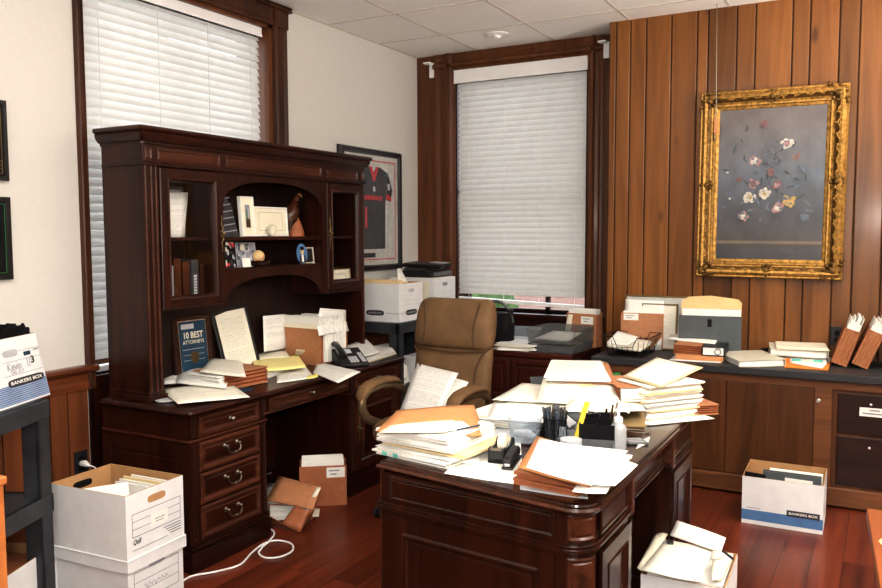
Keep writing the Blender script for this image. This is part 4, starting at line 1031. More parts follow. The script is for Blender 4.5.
b = MB(Xl); b.box(.05, .175, .06, .185, .0282, .033); b.build('tray', 'lgrey', t)
# things on the stand's lower shelf
b = MB(); b.ell((-3.05, 4.86, .56), (.07, .06, .09), .9, 12, 8); 
for i, p in enumerate(b.v): b.v[i] = p+V((math.sin(i*2.3), math.sin(i*3.1), math.sin(i*1.7)))*.012
tag(b.build('plastic_bag', 'white'), 'crumpled white plastic bag on the lower shelf of the stand beyond the hutch', 'bag')
b = MB(); b.box(-3.15, -2.98, 5.05, 5.3, .471, .66); tag(b.build('carton', 'card', bevel=.003), 'white carton on the lower shelf of the stand beyond the hutch', 'box')
b = MB(); b.box(-3.14, -3.02, 5.32, 5.50, .471, .72); tag(b.build('folder_bundle', 'brownf2'), 'brown folder on the lower shelf of the stand beyond the hutch', 'folder')
b = MB(); b.box(-2.93, -2.80, 5.1, 5.13, .0, .75); b.v = [p+V((-(p.z)*.1, 0, 0)) for p in b.v]; tag(b.build('display_board', 'white'), 'white board leaning beside the stand behind the office chair', 'board')

# ================================================================== PAPER HELPERS
def loose(label, q, mat='text', bulge=.004, seed=0, solid=.0012, name='paper_sheet', cat='paper', group=None, nu=7, nv=7, rough=.0015, curl=0):
    b = MB(); b.sheet(q, nu, nv, bulge, seed, 0, rough, curl); return tag(b.build(name, mat, solid=solid), label, cat, group)
def stack(label, q, z0, h, n, mats=('white',), jit=.006, top=None, seed=0, name='paper_stack', cat='paper', group=None, topz=None, rot=.03):
    """pile of sheets and folders on the quad q (4 xy points), from z0 up"""
    rn = random.Random(seed); q = [V((p[0], p[1], 0)) for p in q]; c = sum(q, V())/4
    t = thing(name, label, cat, (c.x, c.y, z0), group=group); b = MB(); th = h/n
    for k in range(n):
        a = rn.uniform(-rot, rot); ca, sa = math.cos(a), math.sin(a); dx, dy = rn.uniform(-jit, jit), rn.uniform(-jit, jit); sc = 1+rn.uniform(-.02, .01)
        qq = [(c.x+(p.x-c.x)*ca*sc-(p.y-c.y)*sa*sc+dx, c.y+(p.x-c.x)*sa*sc+(p.y-c.y)*ca*sc+dy) for p in q]
        b.slab(qq, z0+k*th, z0+(k+1)*th-.0004, rn.randrange(len(mats)))
    b.build('sheets', list(mats), t)
    if top:
        s = MB(); s.sheet([V((p.x, p.y, z0+h+.001)) for p in q], 6, 6, .003, seed, 0, .001); s.build('top_sheet', top, t)
    return t
def pleated(label, X, w, t_, h, n=5, mat='brownf', mat2='brownf2', papers=.03, group=None, lab=None, name='accordion_folder', pm='white', flat=False):
    """expanding folder standing in frame X: x width, y thickness, z height; papers stick out by 'papers'"""
    c = X @ V((0, 0, 0)); t = thing(name, label, 'folder', c, group=group)
    for y, nm in ((-t_/2, 'front_cover'), (t_/2-.003, 'back_cover')):
        b = MB(X); b.box(-w/2, w/2, y, y+.003, 0, h*(1.0 if y < 0 else 1.03)); o = b.build(nm, mat2, t)
        if lab and y < 0:
            l = MB(X); l.rect(face((0, y, 0), (1, 0, 0), (0, 0, 1)), lab[0], lab[1], lab[2], lab[3], .001); lo = l.build('label', 'white', o)
            l = MB(X); F_ = face((0, y, 0), (1, 0, 0), (0, 0, 1)); lw = lab[1]-lab[0]; lh = lab[3]-lab[2]
            for a, bb, yy in ((.12, .7, .62), (.2, .55, .28)): l.rect(F_, lab[0]+lw*a, lab[0]+lw*bb, lab[2]+lh*yy, lab[2]+lh*(yy+.13), .0016)
            l.build('print', 'inkgrey', lo)
    g = MB(X)
    for s in (-1, 1):
        pts = []
        for k in range(2*n+1):
            y = -t_/2+.002+(t_-.004)*k/(2*n); x = s*(w/2-.001-(.012 if k % 2 else 0)); pts.append((x, y, 0))
        pts += [(p[0]-s*.002, p[1], 0) for p in pts[::-1]]; g.prism(pts, (0, 0, h*.97))
    pts = []
    g.box(-w/2+.002, w/2-.002, -t_/2+.002, t_/2-.002, 0, .004); g.build('gusset', mat, t)
    if papers:
        p = MB(X); rn = random.Random(int(w*1e5)); k = 0; y = -t_/2+.006
        while y < t_/2-.012:
            d = rn.uniform(.004, .010); p.box(-w/2+.014, w/2-.014+rn.uniform(-.006, .0), y, y+d-.0008, .006, h+papers*rn.uniform(.3, 1)); y += d
        p.build('papers', pm, t)
    return t
def stand_at(p, a, lean=0, roll=0):
    return Matrix.Translation(V(p)) @ Matrix.Rotation(a, 4, 'Z') @ Matrix.Rotation(roll, 4, 'Y') @ Matrix.Rotation(lean, 4, 'X')

# ================================================================== ON THE LEFT DESK
ZD = .768
def picture(label, X, w, h, border, mframe, minner, name='picture_frame', cat='frame', lip=.006, depth=.018, group=None):
    """frame with its lower-left corner at X's origin, facing X's z"""
    t = thing(name, label, cat, X @ V((w/2, 0, 0)), group=group); I_ = Matrix.Identity(4)
    b = MB(X); b.frame(I_, w, h, [(0, -depth), (0, 0), (border*.2, lip), (border*.8, lip), (border, 0)], True, 0, 0)
    b.build('moulding', mframe, t)
    c = MB(X); c.rect(I_, border, w-border, border, h-border, .0006); o = c.build('picture', minner, t)
    return t, o
# black plaque "10 BEST"
Xp = stand_at(AX(177, 365, -3.30)*1, 0)
p0 = AX(178, 362, -3.31); 
Xp = face((-3.31, 3.045, ZD), (0.03, 1, 0), (-.10, 0, 1))
t, o = picture('dark plaque with blue certificate reading 10 BEST, leaning inside the hutch', Xp, .275, .36, .022, 'framedark', 'framedark', 'award_plaque', 'plaque')
b = MB(Xp); b.rect(I, .04, .238, .05, .335, .0015); pl = b.build('plate', 'silver', t)
b = MB(Xp); b.rect(I, .046, .232, .056, .329, .0022); c2 = b.build('printed_plate', 'inkblue', pl)
lettering('10 BEST', Xp @ Matrix.Translation((.139, .235, 0)), .036, 'cream', c2, 'lettering', .135, z=.0032, bold=.025)
lettering('ATTORNEYS', Xp @ Matrix.Translation((.139, .205, 0)), .020, 'cream', c2, 'lettering', .15, z=.0032, bold=.01)
b = MB(Xp); b.rect(I, .06, .15, .288, .315, .003).rect(I, .06, .21, .174, .177, .003).rect(I, .06, .21, .145, .147, .003).rect(I, .06, .21, .115, .117, .003); b.build('print', 'lgrey', c2)
b = MB(Xp); b.oval(I, .139, .13, .03, .034, .0034, 0, 20).build('seal', 'brass', c2)
Xp = face((-3.265, 3.365, ZD), (0.05, 1, 0), (-.24, .0, 1)) @ Matrix.Rotation(rad(4), 4, 'Z')
t, o = picture('black-framed cream letter leaning inside the hutch, right of the plaque', Xp, .285, .385, .026, 'frameblk', 'text2')
# papers at the near end
loose('white typed sheet hanging at the near corner of the left desk', [A(178, 404, ZD+.012), A(250, 397, ZD+.008), A(226, 380, ZD+.028), A(160, 389, ZD+.022)], 'text2', .008, 1)
loose('folded white brochure at the near end of the left desk under the hutch', [A(162, 384, ZD+.03), A(215, 381, ZD+.03), A(212, 366, ZD+.045), A(162, 368, ZD+.04)], 'white', .018, 2, .008, 'brochure', 'paper')
loose('open white booklet with curling pages beside the brown folder on the left desk', [A(176, 383, ZD+.04), A(226, 388, ZD+.035), A(232, 370, ZD+.06), A(180, 367, ZD+.055)], 'text', .022, 3, .006, 'booklet', 'paper')
loose('white envelope at the back of the left desk below the plaque', [A(172, 370, ZD+.05), A(212, 372, ZD+.05), A(216, 360, ZD+.075), A(174, 362, ZD+.07)], 'white', .004, 4, .002, 'envelope', 'envelope')
c = A(168, 387, ZD+.008); b = MB(); b.box(c.x-.03, c.x+.03, c.y-.06, c.y+.06, ZD, ZD+.014, X=None); tag(b.build('wood_block', 'exec_edge', bevel=.003), 'small reddish wooden block under the sheets at the near end of the left desk', 'block')
b = MB(); c = A(166, 401, ZD); b.lathe([(.045, 0), (.05, .004), (.05, .008), (.0005, .009)], 20, 0, (c.x, c.y, ZD)); tag(b.build('coaster', 'lgrey', smooth=True), 'grey round coaster at the near front corner of the left desk', 'coaster')
# brown expanding folder lying flat
Xf = Matrix.Translation(A(250, 381, ZD+.055)+V((-.12, .02, 0))) 
c = A(247, 380, ZD+.05)
Xf = stand_at((c.x-.10, c.y-.02, ZD+.055), rad(97), 0) @ Matrix.Rotation(rad(-90), 4, 'X') @ Matrix.Translation((0, 0, -.16))
def flat_folder(label, c, a, w, d, h, z, papers=.04, n=4, mat='brownf', mat2='brownf2', group=None, pm='white', tiltx=0):
    """expanding folder lying on its back: opening toward local -y, pleats on both sides, w wide (x), d deep (y), h high"""
    X_ = Matrix.Translation(V((c[0], c[1], z))) @ Matrix.Rotation(a, 4, 'Z') @ Matrix.Rotation(tiltx, 4, 'X')
    t = thing('expanding_folder', label, 'folder', (c[0], c[1], z), group=group)
    for z0, nm in ((0, 'back_cover'), (h-.004, 'front_cover')):
        b = MB(X_); b.box(-w/2, w/2, -d/2, d/2, z0, z0+.004); b.build(nm, mat2, t)
    g = MB(X_)
    for s in (-1, 1):
        pts = []
        for k in range(2*n+1): pts.append((s*(w/2-.001-(.012 if k % 2 else 0)), -d/2, .003+(h-.006)*k/(2*n)))
        pts += [(p[0]-s*.002, p[1], p[2]) for p in pts[::-1]]; g.prism(pts, (0, d, 0))
    pts = [(0, d/2-.001-(.012 if k % 2 else 0), .003+(h-.006)*k/(2*n)) for k in range(2*n+1)]; pts += [(p[0], p[1]-.002, p[2]) for p in pts[::-1]]
    g.prism([(-w/2+.004, p[1], p[2]) for p in pts], (w-.008, 0, 0)); g.build('gusset', mat, t)
    p = MB(X_); rn = random.Random(int(w*1e4)); k = .005
    while k < h-.008:
        th = rn.uniform(.004, .009); p.box(-w/2+.014, w/2-.014, -d/2-papers*rn.uniform(.4, 1), d/2-.02, k, min(h-.005, k+th-.0008)); k += th
    p.build('papers', pm, t)
    return t
flat_folder('brown expanding folder lying on the left desk with papers toward the near end', (-3.05, 3.18), rad(-4), .25, .30, .085, ZD+.004, .05, 4)
b = MB(); c = A(246, 391, ZD); b.slab(rectq((c.x-.03, c.y-.03), .09, .16, .1), ZD, ZD+.006); tag(b.build('phone_case', 'inkblue', bevel=.002), 'dark blue flat case peeking out under the brown expanding folder', 'case')
loose('cream papers lying on top of the brown expanding folder', [A(200, 372, ZD+.095), A(246, 377, ZD+.088), A(242, 362, ZD+.10), A(212, 358, ZD+.105)], 'text2', .008, 6, .004)
# yellow pads, sheets
stack('pile of white papers behind the brown expanding folder, under the yellow pads', rectq((-3.13, 3.52), .22, .32, .1), ZD, .03, 6, ('white', 'cream'), .008, None, 11)
loose('yellow legal pad on the papers at mid left desk', [A(258, 372, ZD+.04), A(306, 367, ZD+.04), A(299, 356, ZD+.05), A(250, 357, ZD+.055)], 'yellow', .006, 7, .008, 'legal_pad', 'notepad')
loose('crumpled pale yellow sheet behind the yellow legal pad', [A(252, 360, ZD+.055), A(290, 357, ZD+.06), A(285, 350, ZD+.075), A(258, 350, ZD+.075)], 'cream', .01, 8, .003)
loose('white sheet on the left desk right of the brown expanding folder', [A(277, 383, ZD+.004), A(315, 378, ZD+.004), A(305, 366, ZD+.01), A(276, 369, ZD+.008)], 'text', .004, 9)
loose('two-page white sheet at the front edge of the left desk near the phone', [A(313, 373, ZD+.006), A(338, 383, ZD+.0), A(361, 372, ZD+.006), A(318, 361, ZD+.012)], 'text', .006, 10)
loose('small yellow note on the front edge of the left desk', [A(306, 379, ZD+.006), A(318, 377, ZD+.006), A(318, 374, ZD+.008), A(309, 375, ZD+.008)], 'yellowp', .002, 12, name='sticky_note', cat='note')
loose('small cream card standing in front of the upright brown folder', [A(295, 357, ZD+.04), A(308, 357, ZD+.04), AX(307, 351, -3.12), AX(296, 349, -3.12)], 'cream', .0, 13, name='card', cat='card')
# upright brown accordion folder with papers
Xb = stand_at((-3.17, 3.93, ZD), rad(-3)+PI*0)
# faces -Y side (brown side) and +X side (paper ends)
t = pleated('brown folder box standing upright on the left desk stuffed with white papers', stand_at((-3.165, 4.03, ZD), rad(-3)), .35, .26, .245, 5, 'brownf', 'brownf2', .05)
b = MB(stand_at((-3.165, 4.03, ZD), rad(-3))); b.box(-.182, .182, -.138, -.131, .225, .252).box(.176, .184, -.138, -.06, .19, .252); b.build('folded_rim', 'cream', t)
b = MB(stand_at((-3.165, 4.03, ZD), rad(-3))); 
for k in range(9): b.box(.172+.004*(k % 3), .184+.004*(k % 3), -.10+.022*k, -.08+.022*k, .02, .262-.008*(k % 4))
b.build('side_papers', 'white', t)
loose('white printed sheet sticking up highest from the upright brown folder', [AX(317, 322, -3.10), AX(346, 320, -3.10), AX(346, 310, -3.12), AX(320, 308, -3.12)], 'text', .0, 15)
loose('grey-white sheet standing behind the upright brown folder on the left', [AX(264, 352, -3.27), AX(287, 348, -3.27), AX(285, 314, -3.30), AX(263, 316, -3.30)], 'text3', .0, 16)
loose('white sheet lying over the open end of the upright brown folder', [AX(319, 336, -2.975), AX(349, 331, -2.975), AX(346, 321, -2.985), AX(317, 326, -2.985)], 'text3', .004, 17)
# phone
c = A(345, 366, ZD); Xq = Matrix.Translation((c.x-.0, c.y+.05, ZD)) @ Matrix.Rotation(rad(58), 4, 'Z') @ Matrix.Scale(.9, 4)
t = thing('desk_phone', 'black desk telephone with handset and key pad on the left desk', 'telephone', (c.x-.05, c.y+.04, ZD))
b = MB(Xq); b.prism([(-.10, -.11, 0), (-.10, .11, 0), (-.10, .11, .10), (-.10, .08, .105), (-.10, -.11, .022)], (.20, 0, 0)); b.build('base', 'black', t, bevel=.005)
XP = Xq @ face((-.10, -.11, .0225), (1, 0, 0), (0, .19, .083))
b = MB(XP); b.rect(I, .02, .125, .135, .19, .002); b.build('screen', 'lgrey', t)
b = MB(XP)
for r in range(4):
    for k in range(3): b.box(.072+.022*k, .088+.022*k, .018+.019*r, .032+.019*r, 0, .006)
for r in range(6): b.box(.155, .185, .02+.02*r, .032+.02*r, 0, .004)
b.build('key_pad', 'lgrey', t)
b = MB(Xq); pts = [(-.085, -.10, .075), (-.083, -.07, .095), (-.08, 0, .125), (-.078, .07, .142), (-.078, .105, .135)]; b.tube(pts, [.028, .026, .020, .026, .028], 12, flat=.7); b.build('handset', 'black', t, smooth=True)
b = MB(Xq); b.tube([(-.085, -.11, .04)]+[(-.09-.012*math.sin(k*1.1), -.12-.006*k, .02+.008*math.cos(k*1.1)) for k in range(14)], .003, 6); b.build('cord', 'blackm', t, smooth=True)
loose('white sheet propped against the phone on the left desk', [A(357, 359, ZD+.03), A(380, 352, ZD+.03), A(366, 339, ZD+.075), A(344, 346, ZD+.07)], 'text3', .0, 18)
stack('pile of white papers at the far right end of the left desk', [A(362, 364, ZD), A(396, 354, ZD), A(388, 345, ZD), A(364, 350, ZD)], ZD, .012, 4, ('white', 'cream'), .01, 'text', 19)

# ================================================================== IN THE HUTCH
S1, S2, SL, SR = 1.5575, 1.3905, 1.2155, 1.2155
XFr = lambda y, z, x=-3.22, lean=.12, tw=0: face((x, y, z), (tw, 1, 0), (-lean, 0, 1))
# left glass cabinet
b = MB(); b.sheet([(-3.14, 2.835, 1.557), (-3.14, 2.965, 1.557), (-3.20, 3.055, 1.79), (-3.20, 2.85, 1.78)], 4, 4); tag(b.build('greeting_card', 'text', solid=.002), 'white card standing on the upper shelf behind the left glass door', 'card')
t, o = picture('grey-framed certificate standing behind the white card in the left glass cabinet', XFr(2.86, 1.557, -3.29, .06), .26, .27, .02, 'steel', 'matboard')
bk_ = [('binder', .022, .20, 'pale book, leftmost on the lower shelf of the left glass cabinet'), ('black', .02, .19, 'black book next to the pale one in the left glass cabinet'), ('inkgrey', .026, .20, 'grey book third from left in the left glass cabinet'), ('exec_edge', .045, .235, 'tall brown book in the middle of the left glass cabinet'), ('exec_edge', .045, .215, 'second brown book, right of the tall one in the left glass cabinet'), ('jersey', .05, .225, 'dark book with pale spine lettering in the left glass cabinet'), ('framedark', .03, .20, 'dark brown book, rightmost in the left glass cabinet')]
y = 2.81
for m_, th, hh, lb in bk_:
    t = thing('book', lb, 'book', (-3.22, y+th/2, SL), group='books behind the left glass door')
    b = MB(); b.box(-3.30, -3.15, y+.003, y+th-.003, SL+.004, SL+hh-.004); b.build('pages', 'cream', t)
    b = MB(); b.box(-3.305, -3.142, y, y+.003, SL, SL+hh).box(-3.305, -3.142, y+th-.003, y+th, SL, SL+hh).box(-3.145, -3.14, y, y+th, SL, SL+hh); o = b.build('cover', m_, t)
    if 'lettering' in lb:
        F_ = face((-3.14, y+.012, SL+.03), (0, 0, 1), (0, -1, 0)); b = MB(F_); 
        for k in range(8): b.rect(I, .015*k, .015*k+.011, -.026, -.004, .001)
        b.build('spine_print', 'lgrey', o)
    y += th+.004 if th < .045 else th+.012
# centre shelf, upper
b = MB(); F_ = XFr(3.215, S1, -3.11, .16, -.1)
b.prism([F_ @ V(p) for p in ((0, 0, 0), (.13, 0, 0), (.105, .16, 0), (.06, .225, 0), (0, .235, 0))], F_.to_3x3() @ V((0, 0, -.012))); o = b.build('striped_panel', 'jersey'); tag(o, 'dark striped fabric panel leaning at the left end of the upper hutch shelf', 'panel')
b = MB(F_)
for k in range(6): b.prism([(0, .022+.036*k, .0015), (.115-.008*k*.6, .034+.036*k, .0015), (.115-.008*k*.6, .040+.036*k, .0015), (0, .028+.036*k, .0015)], (0, 0, .0005))
b.build('stripes', 'inkgrey', o)
def photo_print(F_, w, h, parent, seed, cols):
    rn = random.Random(seed); b = MB(F_)
    for k in range(26):
        cx, cy = rn.uniform(.08*w, .92*w), rn.uniform(.06*h, .94*h); rx = rn.uniform(.05, .14)*w; ry = rn.uniform(.05, .12)*h
        rx = min(rx, cx-.01*w, w-cx-.01*w); ry = min(ry, cy-.01*h, h-cy-.01*h); b.oval(I, cx, cy, rx, ry, .001+.0001*k, rn.randrange(len(cols)), 10)
    return b.build('image', cols, parent)
F_ = XFr(3.366, S1, -3.12, .08)
t, o = picture('white-matted narrow photo frame on the upper hutch shelf', F_, .108, .225, .010, 'white', 'cream')
b = MB(F_); b.rect(I, .036, .074, .05, .178, .0016); o2 = b.build('photo', 'inkgrey', o)
b = MB(F_); b.rect(I, .038, .072, .052, .10, .0022, 0).rect(I, .043, .052, .10, .15, .0022, 1).rect(I, .058, .066, .10, .16, .0022, 2); b.build('image', ['brass', 'green', 'lgrey'], o2)
F_ = XFr(3.478, S1, -3.135, .06)
t, o = picture('wide white certificate frame on the upper hutch shelf behind a round medal', F_, .295, .172, .012, 'white', 'cream')
b = MB(F_); b.outline(I, .045, .25, .035, .14, .0016, .0016); b.build('border', 'brass', o)
t = thing('medal', 'round pale medal standing before the white certificate on the upper hutch shelf', 'medal', (-3.11, 3.605, S1))
b = MB(face((-3.11, 3.605, S1+.036), EY, EZ)); b.lathe([(.0005, -.004), (.035, -.004), (.036, 0), (.034, .004), (.029, .003), (.0005, .003)], 26); b.build('disc', 'binder', t, smooth=True)
b = MB(face((-3.11, 3.605, S1+.036), EY, EZ)); b.oval(I, 0, .0, .02, .026, .0036, 0, 14); b.build('relief', 'cream', t)
# eagle figurine
t = thing('eagle_figurine', 'carved brown wooden eagle perched on a stump on the upper hutch shelf', 'figurine', (-3.19, 3.89, S1))
b = MB(); b.lathe([(.058, 0), (.055, .03), (.042, .075), (.03, .10), (.012, .108)], 16, 0, (-3.19, 3.905, S1)); b.build('stump', 'brownf', t, smooth=True)
b = MB(); ax_ = V((0, .105, .19)); R = []
for u, r, d in ((0, .008, 0), (.1, .022, 0), (.25, .036, .004), (.45, .047, .008), (.65, .048, .008), (.8, .038, .004), (.9, .026, 0), (.97, .024, 0), (1.04, .026, 0), (1.1, .022, .002), (1.15, .010, .006)):
    p = V((-3.18, 3.80, S1+.035))+ax_*u*.98+V((d, 0, 0)); dd = ax_.normalized(); s_ = V((1, 0, 0)); q_ = s_.cross(dd)
    R.append([p+s_*r*.8*math.cos(2*PI*k/16)+q_*r*math.sin(2*PI*k/16) for k in range(16)])
b.rings(R); bo = b.build('body', 'exec_edge', t, smooth=True, sharp=80)
b = MB(); b.tube([(-3.17, 3.915, S1+.255), (-3.165, 3.937, S1+.252), (-3.165, 3.943, S1+.24)], [.010, .007, .002], 8); b.build('beak', 'tanf', bo, smooth=True)
b = MB()
for s in (-1, 1): b.rings([[(-3.18+s*(.03+.008*math.sin(q))+.0, 3.80+.105*u+.022*math.cos(q)*w_, S1+.03+.19*u+.018*math.sin(q)*w_) for q in [2*PI*k/10 for k in range(10)]] for u, w_ in ((.0, .2), (.2, .7), (.5, 1.1), (.75, 1), (.88, .4))])
b.build('wing', 'exec', bo, smooth=True)
b = MB()
for s in (-1, 1): b.tube([(-3.18+s*.018, 3.875, S1+.13), (-3.18+s*.018, 3.90, S1+.105)], .008, 8)
b.build('leg', 'tanf', bo, smooth=True)
# centre shelf, lower
F_ = XFr(3.21, S2, -3.105, .10, -.1)
t, o = picture('dark snapshot with red figures at the left end of the lower hutch shelf', F_, .10, .145, .004, 'black', 'blackm', 'photo_print', 'photo'); photo_print(F_, .10, .145, o, 3, ['lgrey', 'inkred', 'ink', 'binder', 'ink'])
F_ = XFr(3.325, S2, -3.13, .10)
t, o = picture('faded group snapshot on the lower hutch shelf beside the baseball', F_, .16, .135, .004, 'lgrey', 'inkgrey', 'photo_print', 'photo'); photo_print(F_, .16, .135, o, 5, ['lgrey', 'doc_grey', 'binder', 'grey', 'lgrey'])
F_ = XFr(3.345, S2, -3.10, .15); b = MB(F_); b.box(0, .065, 0, .05, -.003, 0); tag(b.build('place_card', 'white'), 'small white card in front of the faded snapshot on the lower hutch shelf', 'card')
b = MB(); b.lathe([(.03, 0), (.06, .006), (.075, .03), (.07, .032), (.055, .016), (.0005, .010)], 22, 0, (-3.13, 3.50, S2)); tag(b.build('bowl', 'exec', smooth=True), 'dark shallow bowl holding a baseball on the lower hutch shelf', 'bowl')
t = thing('baseball', 'worn cream baseball sitting in the dark bowl on the lower hutch shelf', 'ball', (-3.13, 3.50, S2+.012))
b = MB(); b.ell((-3.13, 3.50, S2+.052), (.038, .038, .038), 1, 22, 14); bo = b.build('ball', 'tanbox', t, smooth=True, sharp=80)
b = MB(); b.tube([(-3.13+.0385*math.cos(.5*math.sin(2*u))*math.cos(u), 3.50+.0385*math.cos(.5*math.sin(2*u))*math.sin(u), S2+.052+.0385*math.sin(.5*math.sin(2*u))) for u in [2*PI*k/40 for k in range(40)]], .0012, 5, closed=True); b.build('stitching', 'inkred', bo)
F_ = XFr(3.812, S2, -3.10, .1); b = MB(F_); b.oval(I, .052, .062, .05, .062, 0, 0, 24); b.v = b.v; o = b.build('photo_cutout', 'inkblue2', solid=.003); tag(o, 'blue oval portrait of a person in a dark suit on the lower hutch shelf', 'photo')
b = MB(F_); b.prism([(.02, .006, .003), (.084, .006, .003), (.078, .05, .003), (.052, .06, .003), (.026, .05, .003)], (0, 0, .0005), 0); b.prism([(.044, .012, .0036), (.06, .012, .0036), (.062, .056, .0036), (.042, .056, .0036)], (0, 0, .0004), 1); b.oval(I, .052, .078, .017, .022, .0035, 2, 16); b.oval(I, .052, .094, .019, .012, .004, 3, 16); b.build('portrait', ['ink', 'white', 'tanbox', 'blackm'], o)
F_ = XFr(3.905, S2, -3.125, .1); t, o = picture('small dark plaque with pale border on the lower hutch shelf', F_, .10, .10, .008, 'binder', 'black', 'award_plaque', 'plaque')
b = MB(F_); 
for k in range(3): b.rect(I, .02, .08, .035+.015*k, .038+.015*k, .0016)
b.build('print', 'brass', o)
# right glass cabinet
F_ = XFr(4.135, SR, -3.13, .10); t, o = picture('gilt-framed pale picture behind the right glass door of the hutch', F_, .285, .145, .022, 'brass', 'cream'); b = MB(F_); b.outline(I, .06, .225, .05, .10, .012, .0016); b.build('mat_line', 'binder', o)
b = MB(); b.box(-3.19, -3.18, 4.19, 4.26, SR, SR+.25); tag(b.build('white_card', 'lgrey'), 'narrow pale card standing behind the gilt picture in the right glass cabinet', 'card')

# ================================================================== ON THE EXECUTIVE DESK
ZE = .7675
def axy(x, y, z): return A(x, y, z)
# front-left pile: graph sheets, cream folder, papers, brown folder on top
q = rectq((-1.425, 2.565), .335, .36, rad(-7))
bs_ = stack('bottom white sheets with teal print in the near left pile of the executive desk', q, ZE, .030, 5, ('white', 'white', 'cream'), .010, 'text', 21, group='near left pile on the executive desk', rot=.05)
b = MB(); F_ = face((q[0][0]+.01, q[0][1]-.004, ZE), (q[1][0]-q[0][0], q[1][1]-q[0][1], 0), EZ)
for x in (.035, .085): b.prism([(x, .006, .0), (x+.035, .006, 0), (x+.018, .026, 0)], (0, 0, .001)) if False else b.rect(F_, x, x+.022, .008, .022, .010)
b.build('teal_print', 'inkteal', bs_)
q2 = rectq((-1.40, 2.575), .36, .30, rad(-9)); stack('cream folder in the middle of the near left pile on the executive desk', q2, ZE+.032, .012, 2, ('manila', 'cream'), .004, None, 22, group='near left pile on the executive desk')
q3 = rectq((-1.435, 2.55), .315, .30, rad(-6)); stack('thick block of white papers in the near left pile on the executive desk', q3, ZE+.046, .052, 11, ('white', 'white', 'text'), .008, None, 23, group='near left pile on the executive desk')
t = thing('brown_folder', 'open brown folder draped over the near left pile of the executive desk', 'folder', (-1.46, 2.6, ZE+.10), group='near left pile on the executive desk')
P_ = [A(377, 432, ZE+.104), A(481, 436, ZE+.085), A(474, 405, ZE+.135), A(397, 410, ZE+.135)]
b = MB(); b.sheet(P_, 8, 8, .006, 4, 0, .003); b.build('cover', 'tanf', t, solid=.004)
b = MB(); b.sheet([A(478, 436, ZE+.08), A(484, 437, ZE+.05), A(481, 424, ZE+.08), A(474, 406, ZE+.13)], 4, 4, .002); b.build('side_flap', 'brownf2', t, solid=.003)
loose('cream sheet on top of the near left pile of the executive desk', [A(379, 433, ZE+.108), A(446, 432, ZE+.107), A(455, 420, ZE+.118), A(391, 424, ZE+.117)], 'cream', .003, 24)
loose('white printed sheet tucked at the right of the near left pile', [A(440, 432, ZE+.106), A(470, 428, ZE+.100), A(468, 419, ZE+.112), A(450, 420, ZE+.112)], 'text3', .003, 25)
b = MB(); c = A(457, 430, ZE+.11); b.tube([c, c+V((.05, .08, .006))], .0035, 7); tag(b.build('pen', 'inkblue', smooth=True), 'dark blue pen on the brown folder of the near left pile', 'pen')
# sheets below the tape dispenser
loose('large white sheet below the tape dispenser near the front edge of the executive desk', [A(444, 474, ZE+.001), A(524, 485, ZE+.001), A(520, 438, ZE+.003), A(489, 428, ZE+.003)], 'white', .002, 26)
loose('white sheet beside the near left pile, partly under the large sheet', [A(452, 462, ZE+.012), A(478, 464, ZE+.006), A(498, 425, ZE+.012), A(466, 415, ZE+.03)], 'text', .004, 27)
loose('translucent blue-grey sheet protector left of the clear tub', [A(483, 445, ZE+.006), A(508, 449, ZE+.006), A(520, 424, ZE+.01), A(500, 420, ZE+.01)], 'lgrey', .003, 28)
# tape dispenser
c = A(500, 458, ZE); ang = math.atan2(.30, -.07)
Xd = Matrix.Translation((c.x+.01, c.y-.01, ZE+.004)) @ Matrix.Rotation(rad(100), 4, 'Z')
t = thing('tape_dispenser', 'black desk tape dispenser on the front of the executive desk', 'tape dispenser', (c.x, c.y, ZE+.004))
b = MB(Xd); pr = [(-.075, 0), (.085, 0), (.085, .03), (.07, .062), (.045, .066), (.02, .045), (-.03, .045), (-.055, .055), (-.075, .052)]
for s in (-.03, .022): b.prism([(x, s, z) for x, z in pr], (0, .008, 0))
b.box(-.075, .085, -.03, .03, 0, .018).box(-.075, -.05, -.03, .03, 0, .05); b.build('base', 'black', t, bevel=.003)
b = MB(Xd); X9 = Matrix.Rotation(PI/2, 4, 'X'); b.lathe([(.014, -.012), (.032, -.012), (.032, .012), (.014, .012)], 22, 0, (.02, 0, .052), X9); b.build('tape_roll', 'cream', t, smooth=True, sharp=30)
b = MB(Xd); b.box(-.079, -.073, -.02, .02, .046, .056); b.build('cutter', 'steel', t)
# stapler
c0, c1 = A(507, 470, ZE+.004), A(524, 447, ZE+.004); d = (c1-c0).normalized(); Xs = Matrix.Translation(c0) @ Matrix.Rotation(math.atan2(d.y, d.x), 4, 'Z'); Ln = .175
t = thing('stapler', 'black stapler beside the tape dispenser on the executive desk', 'stapler', c0)
b = MB(Xs); b.box(0, Ln, -.02, .02, 0, .008); b.build('base', 'black', t, bevel=.003)
b = MB(Xs); b.prism([(-.005, -.014, .022), (Ln-.015, -.014, .012), (Ln, -.014, .03), (Ln-.03, -.014, .048), (.02, -.014, .042), (-.005, -.014, .034)], (0, .028, 0)); b.build('arm', 'black', t, bevel=.004)
b = MB(Xs); b.box(0, Ln-.03, -.009, .009, .012, .024); b.build('magazine', 'silver', t)
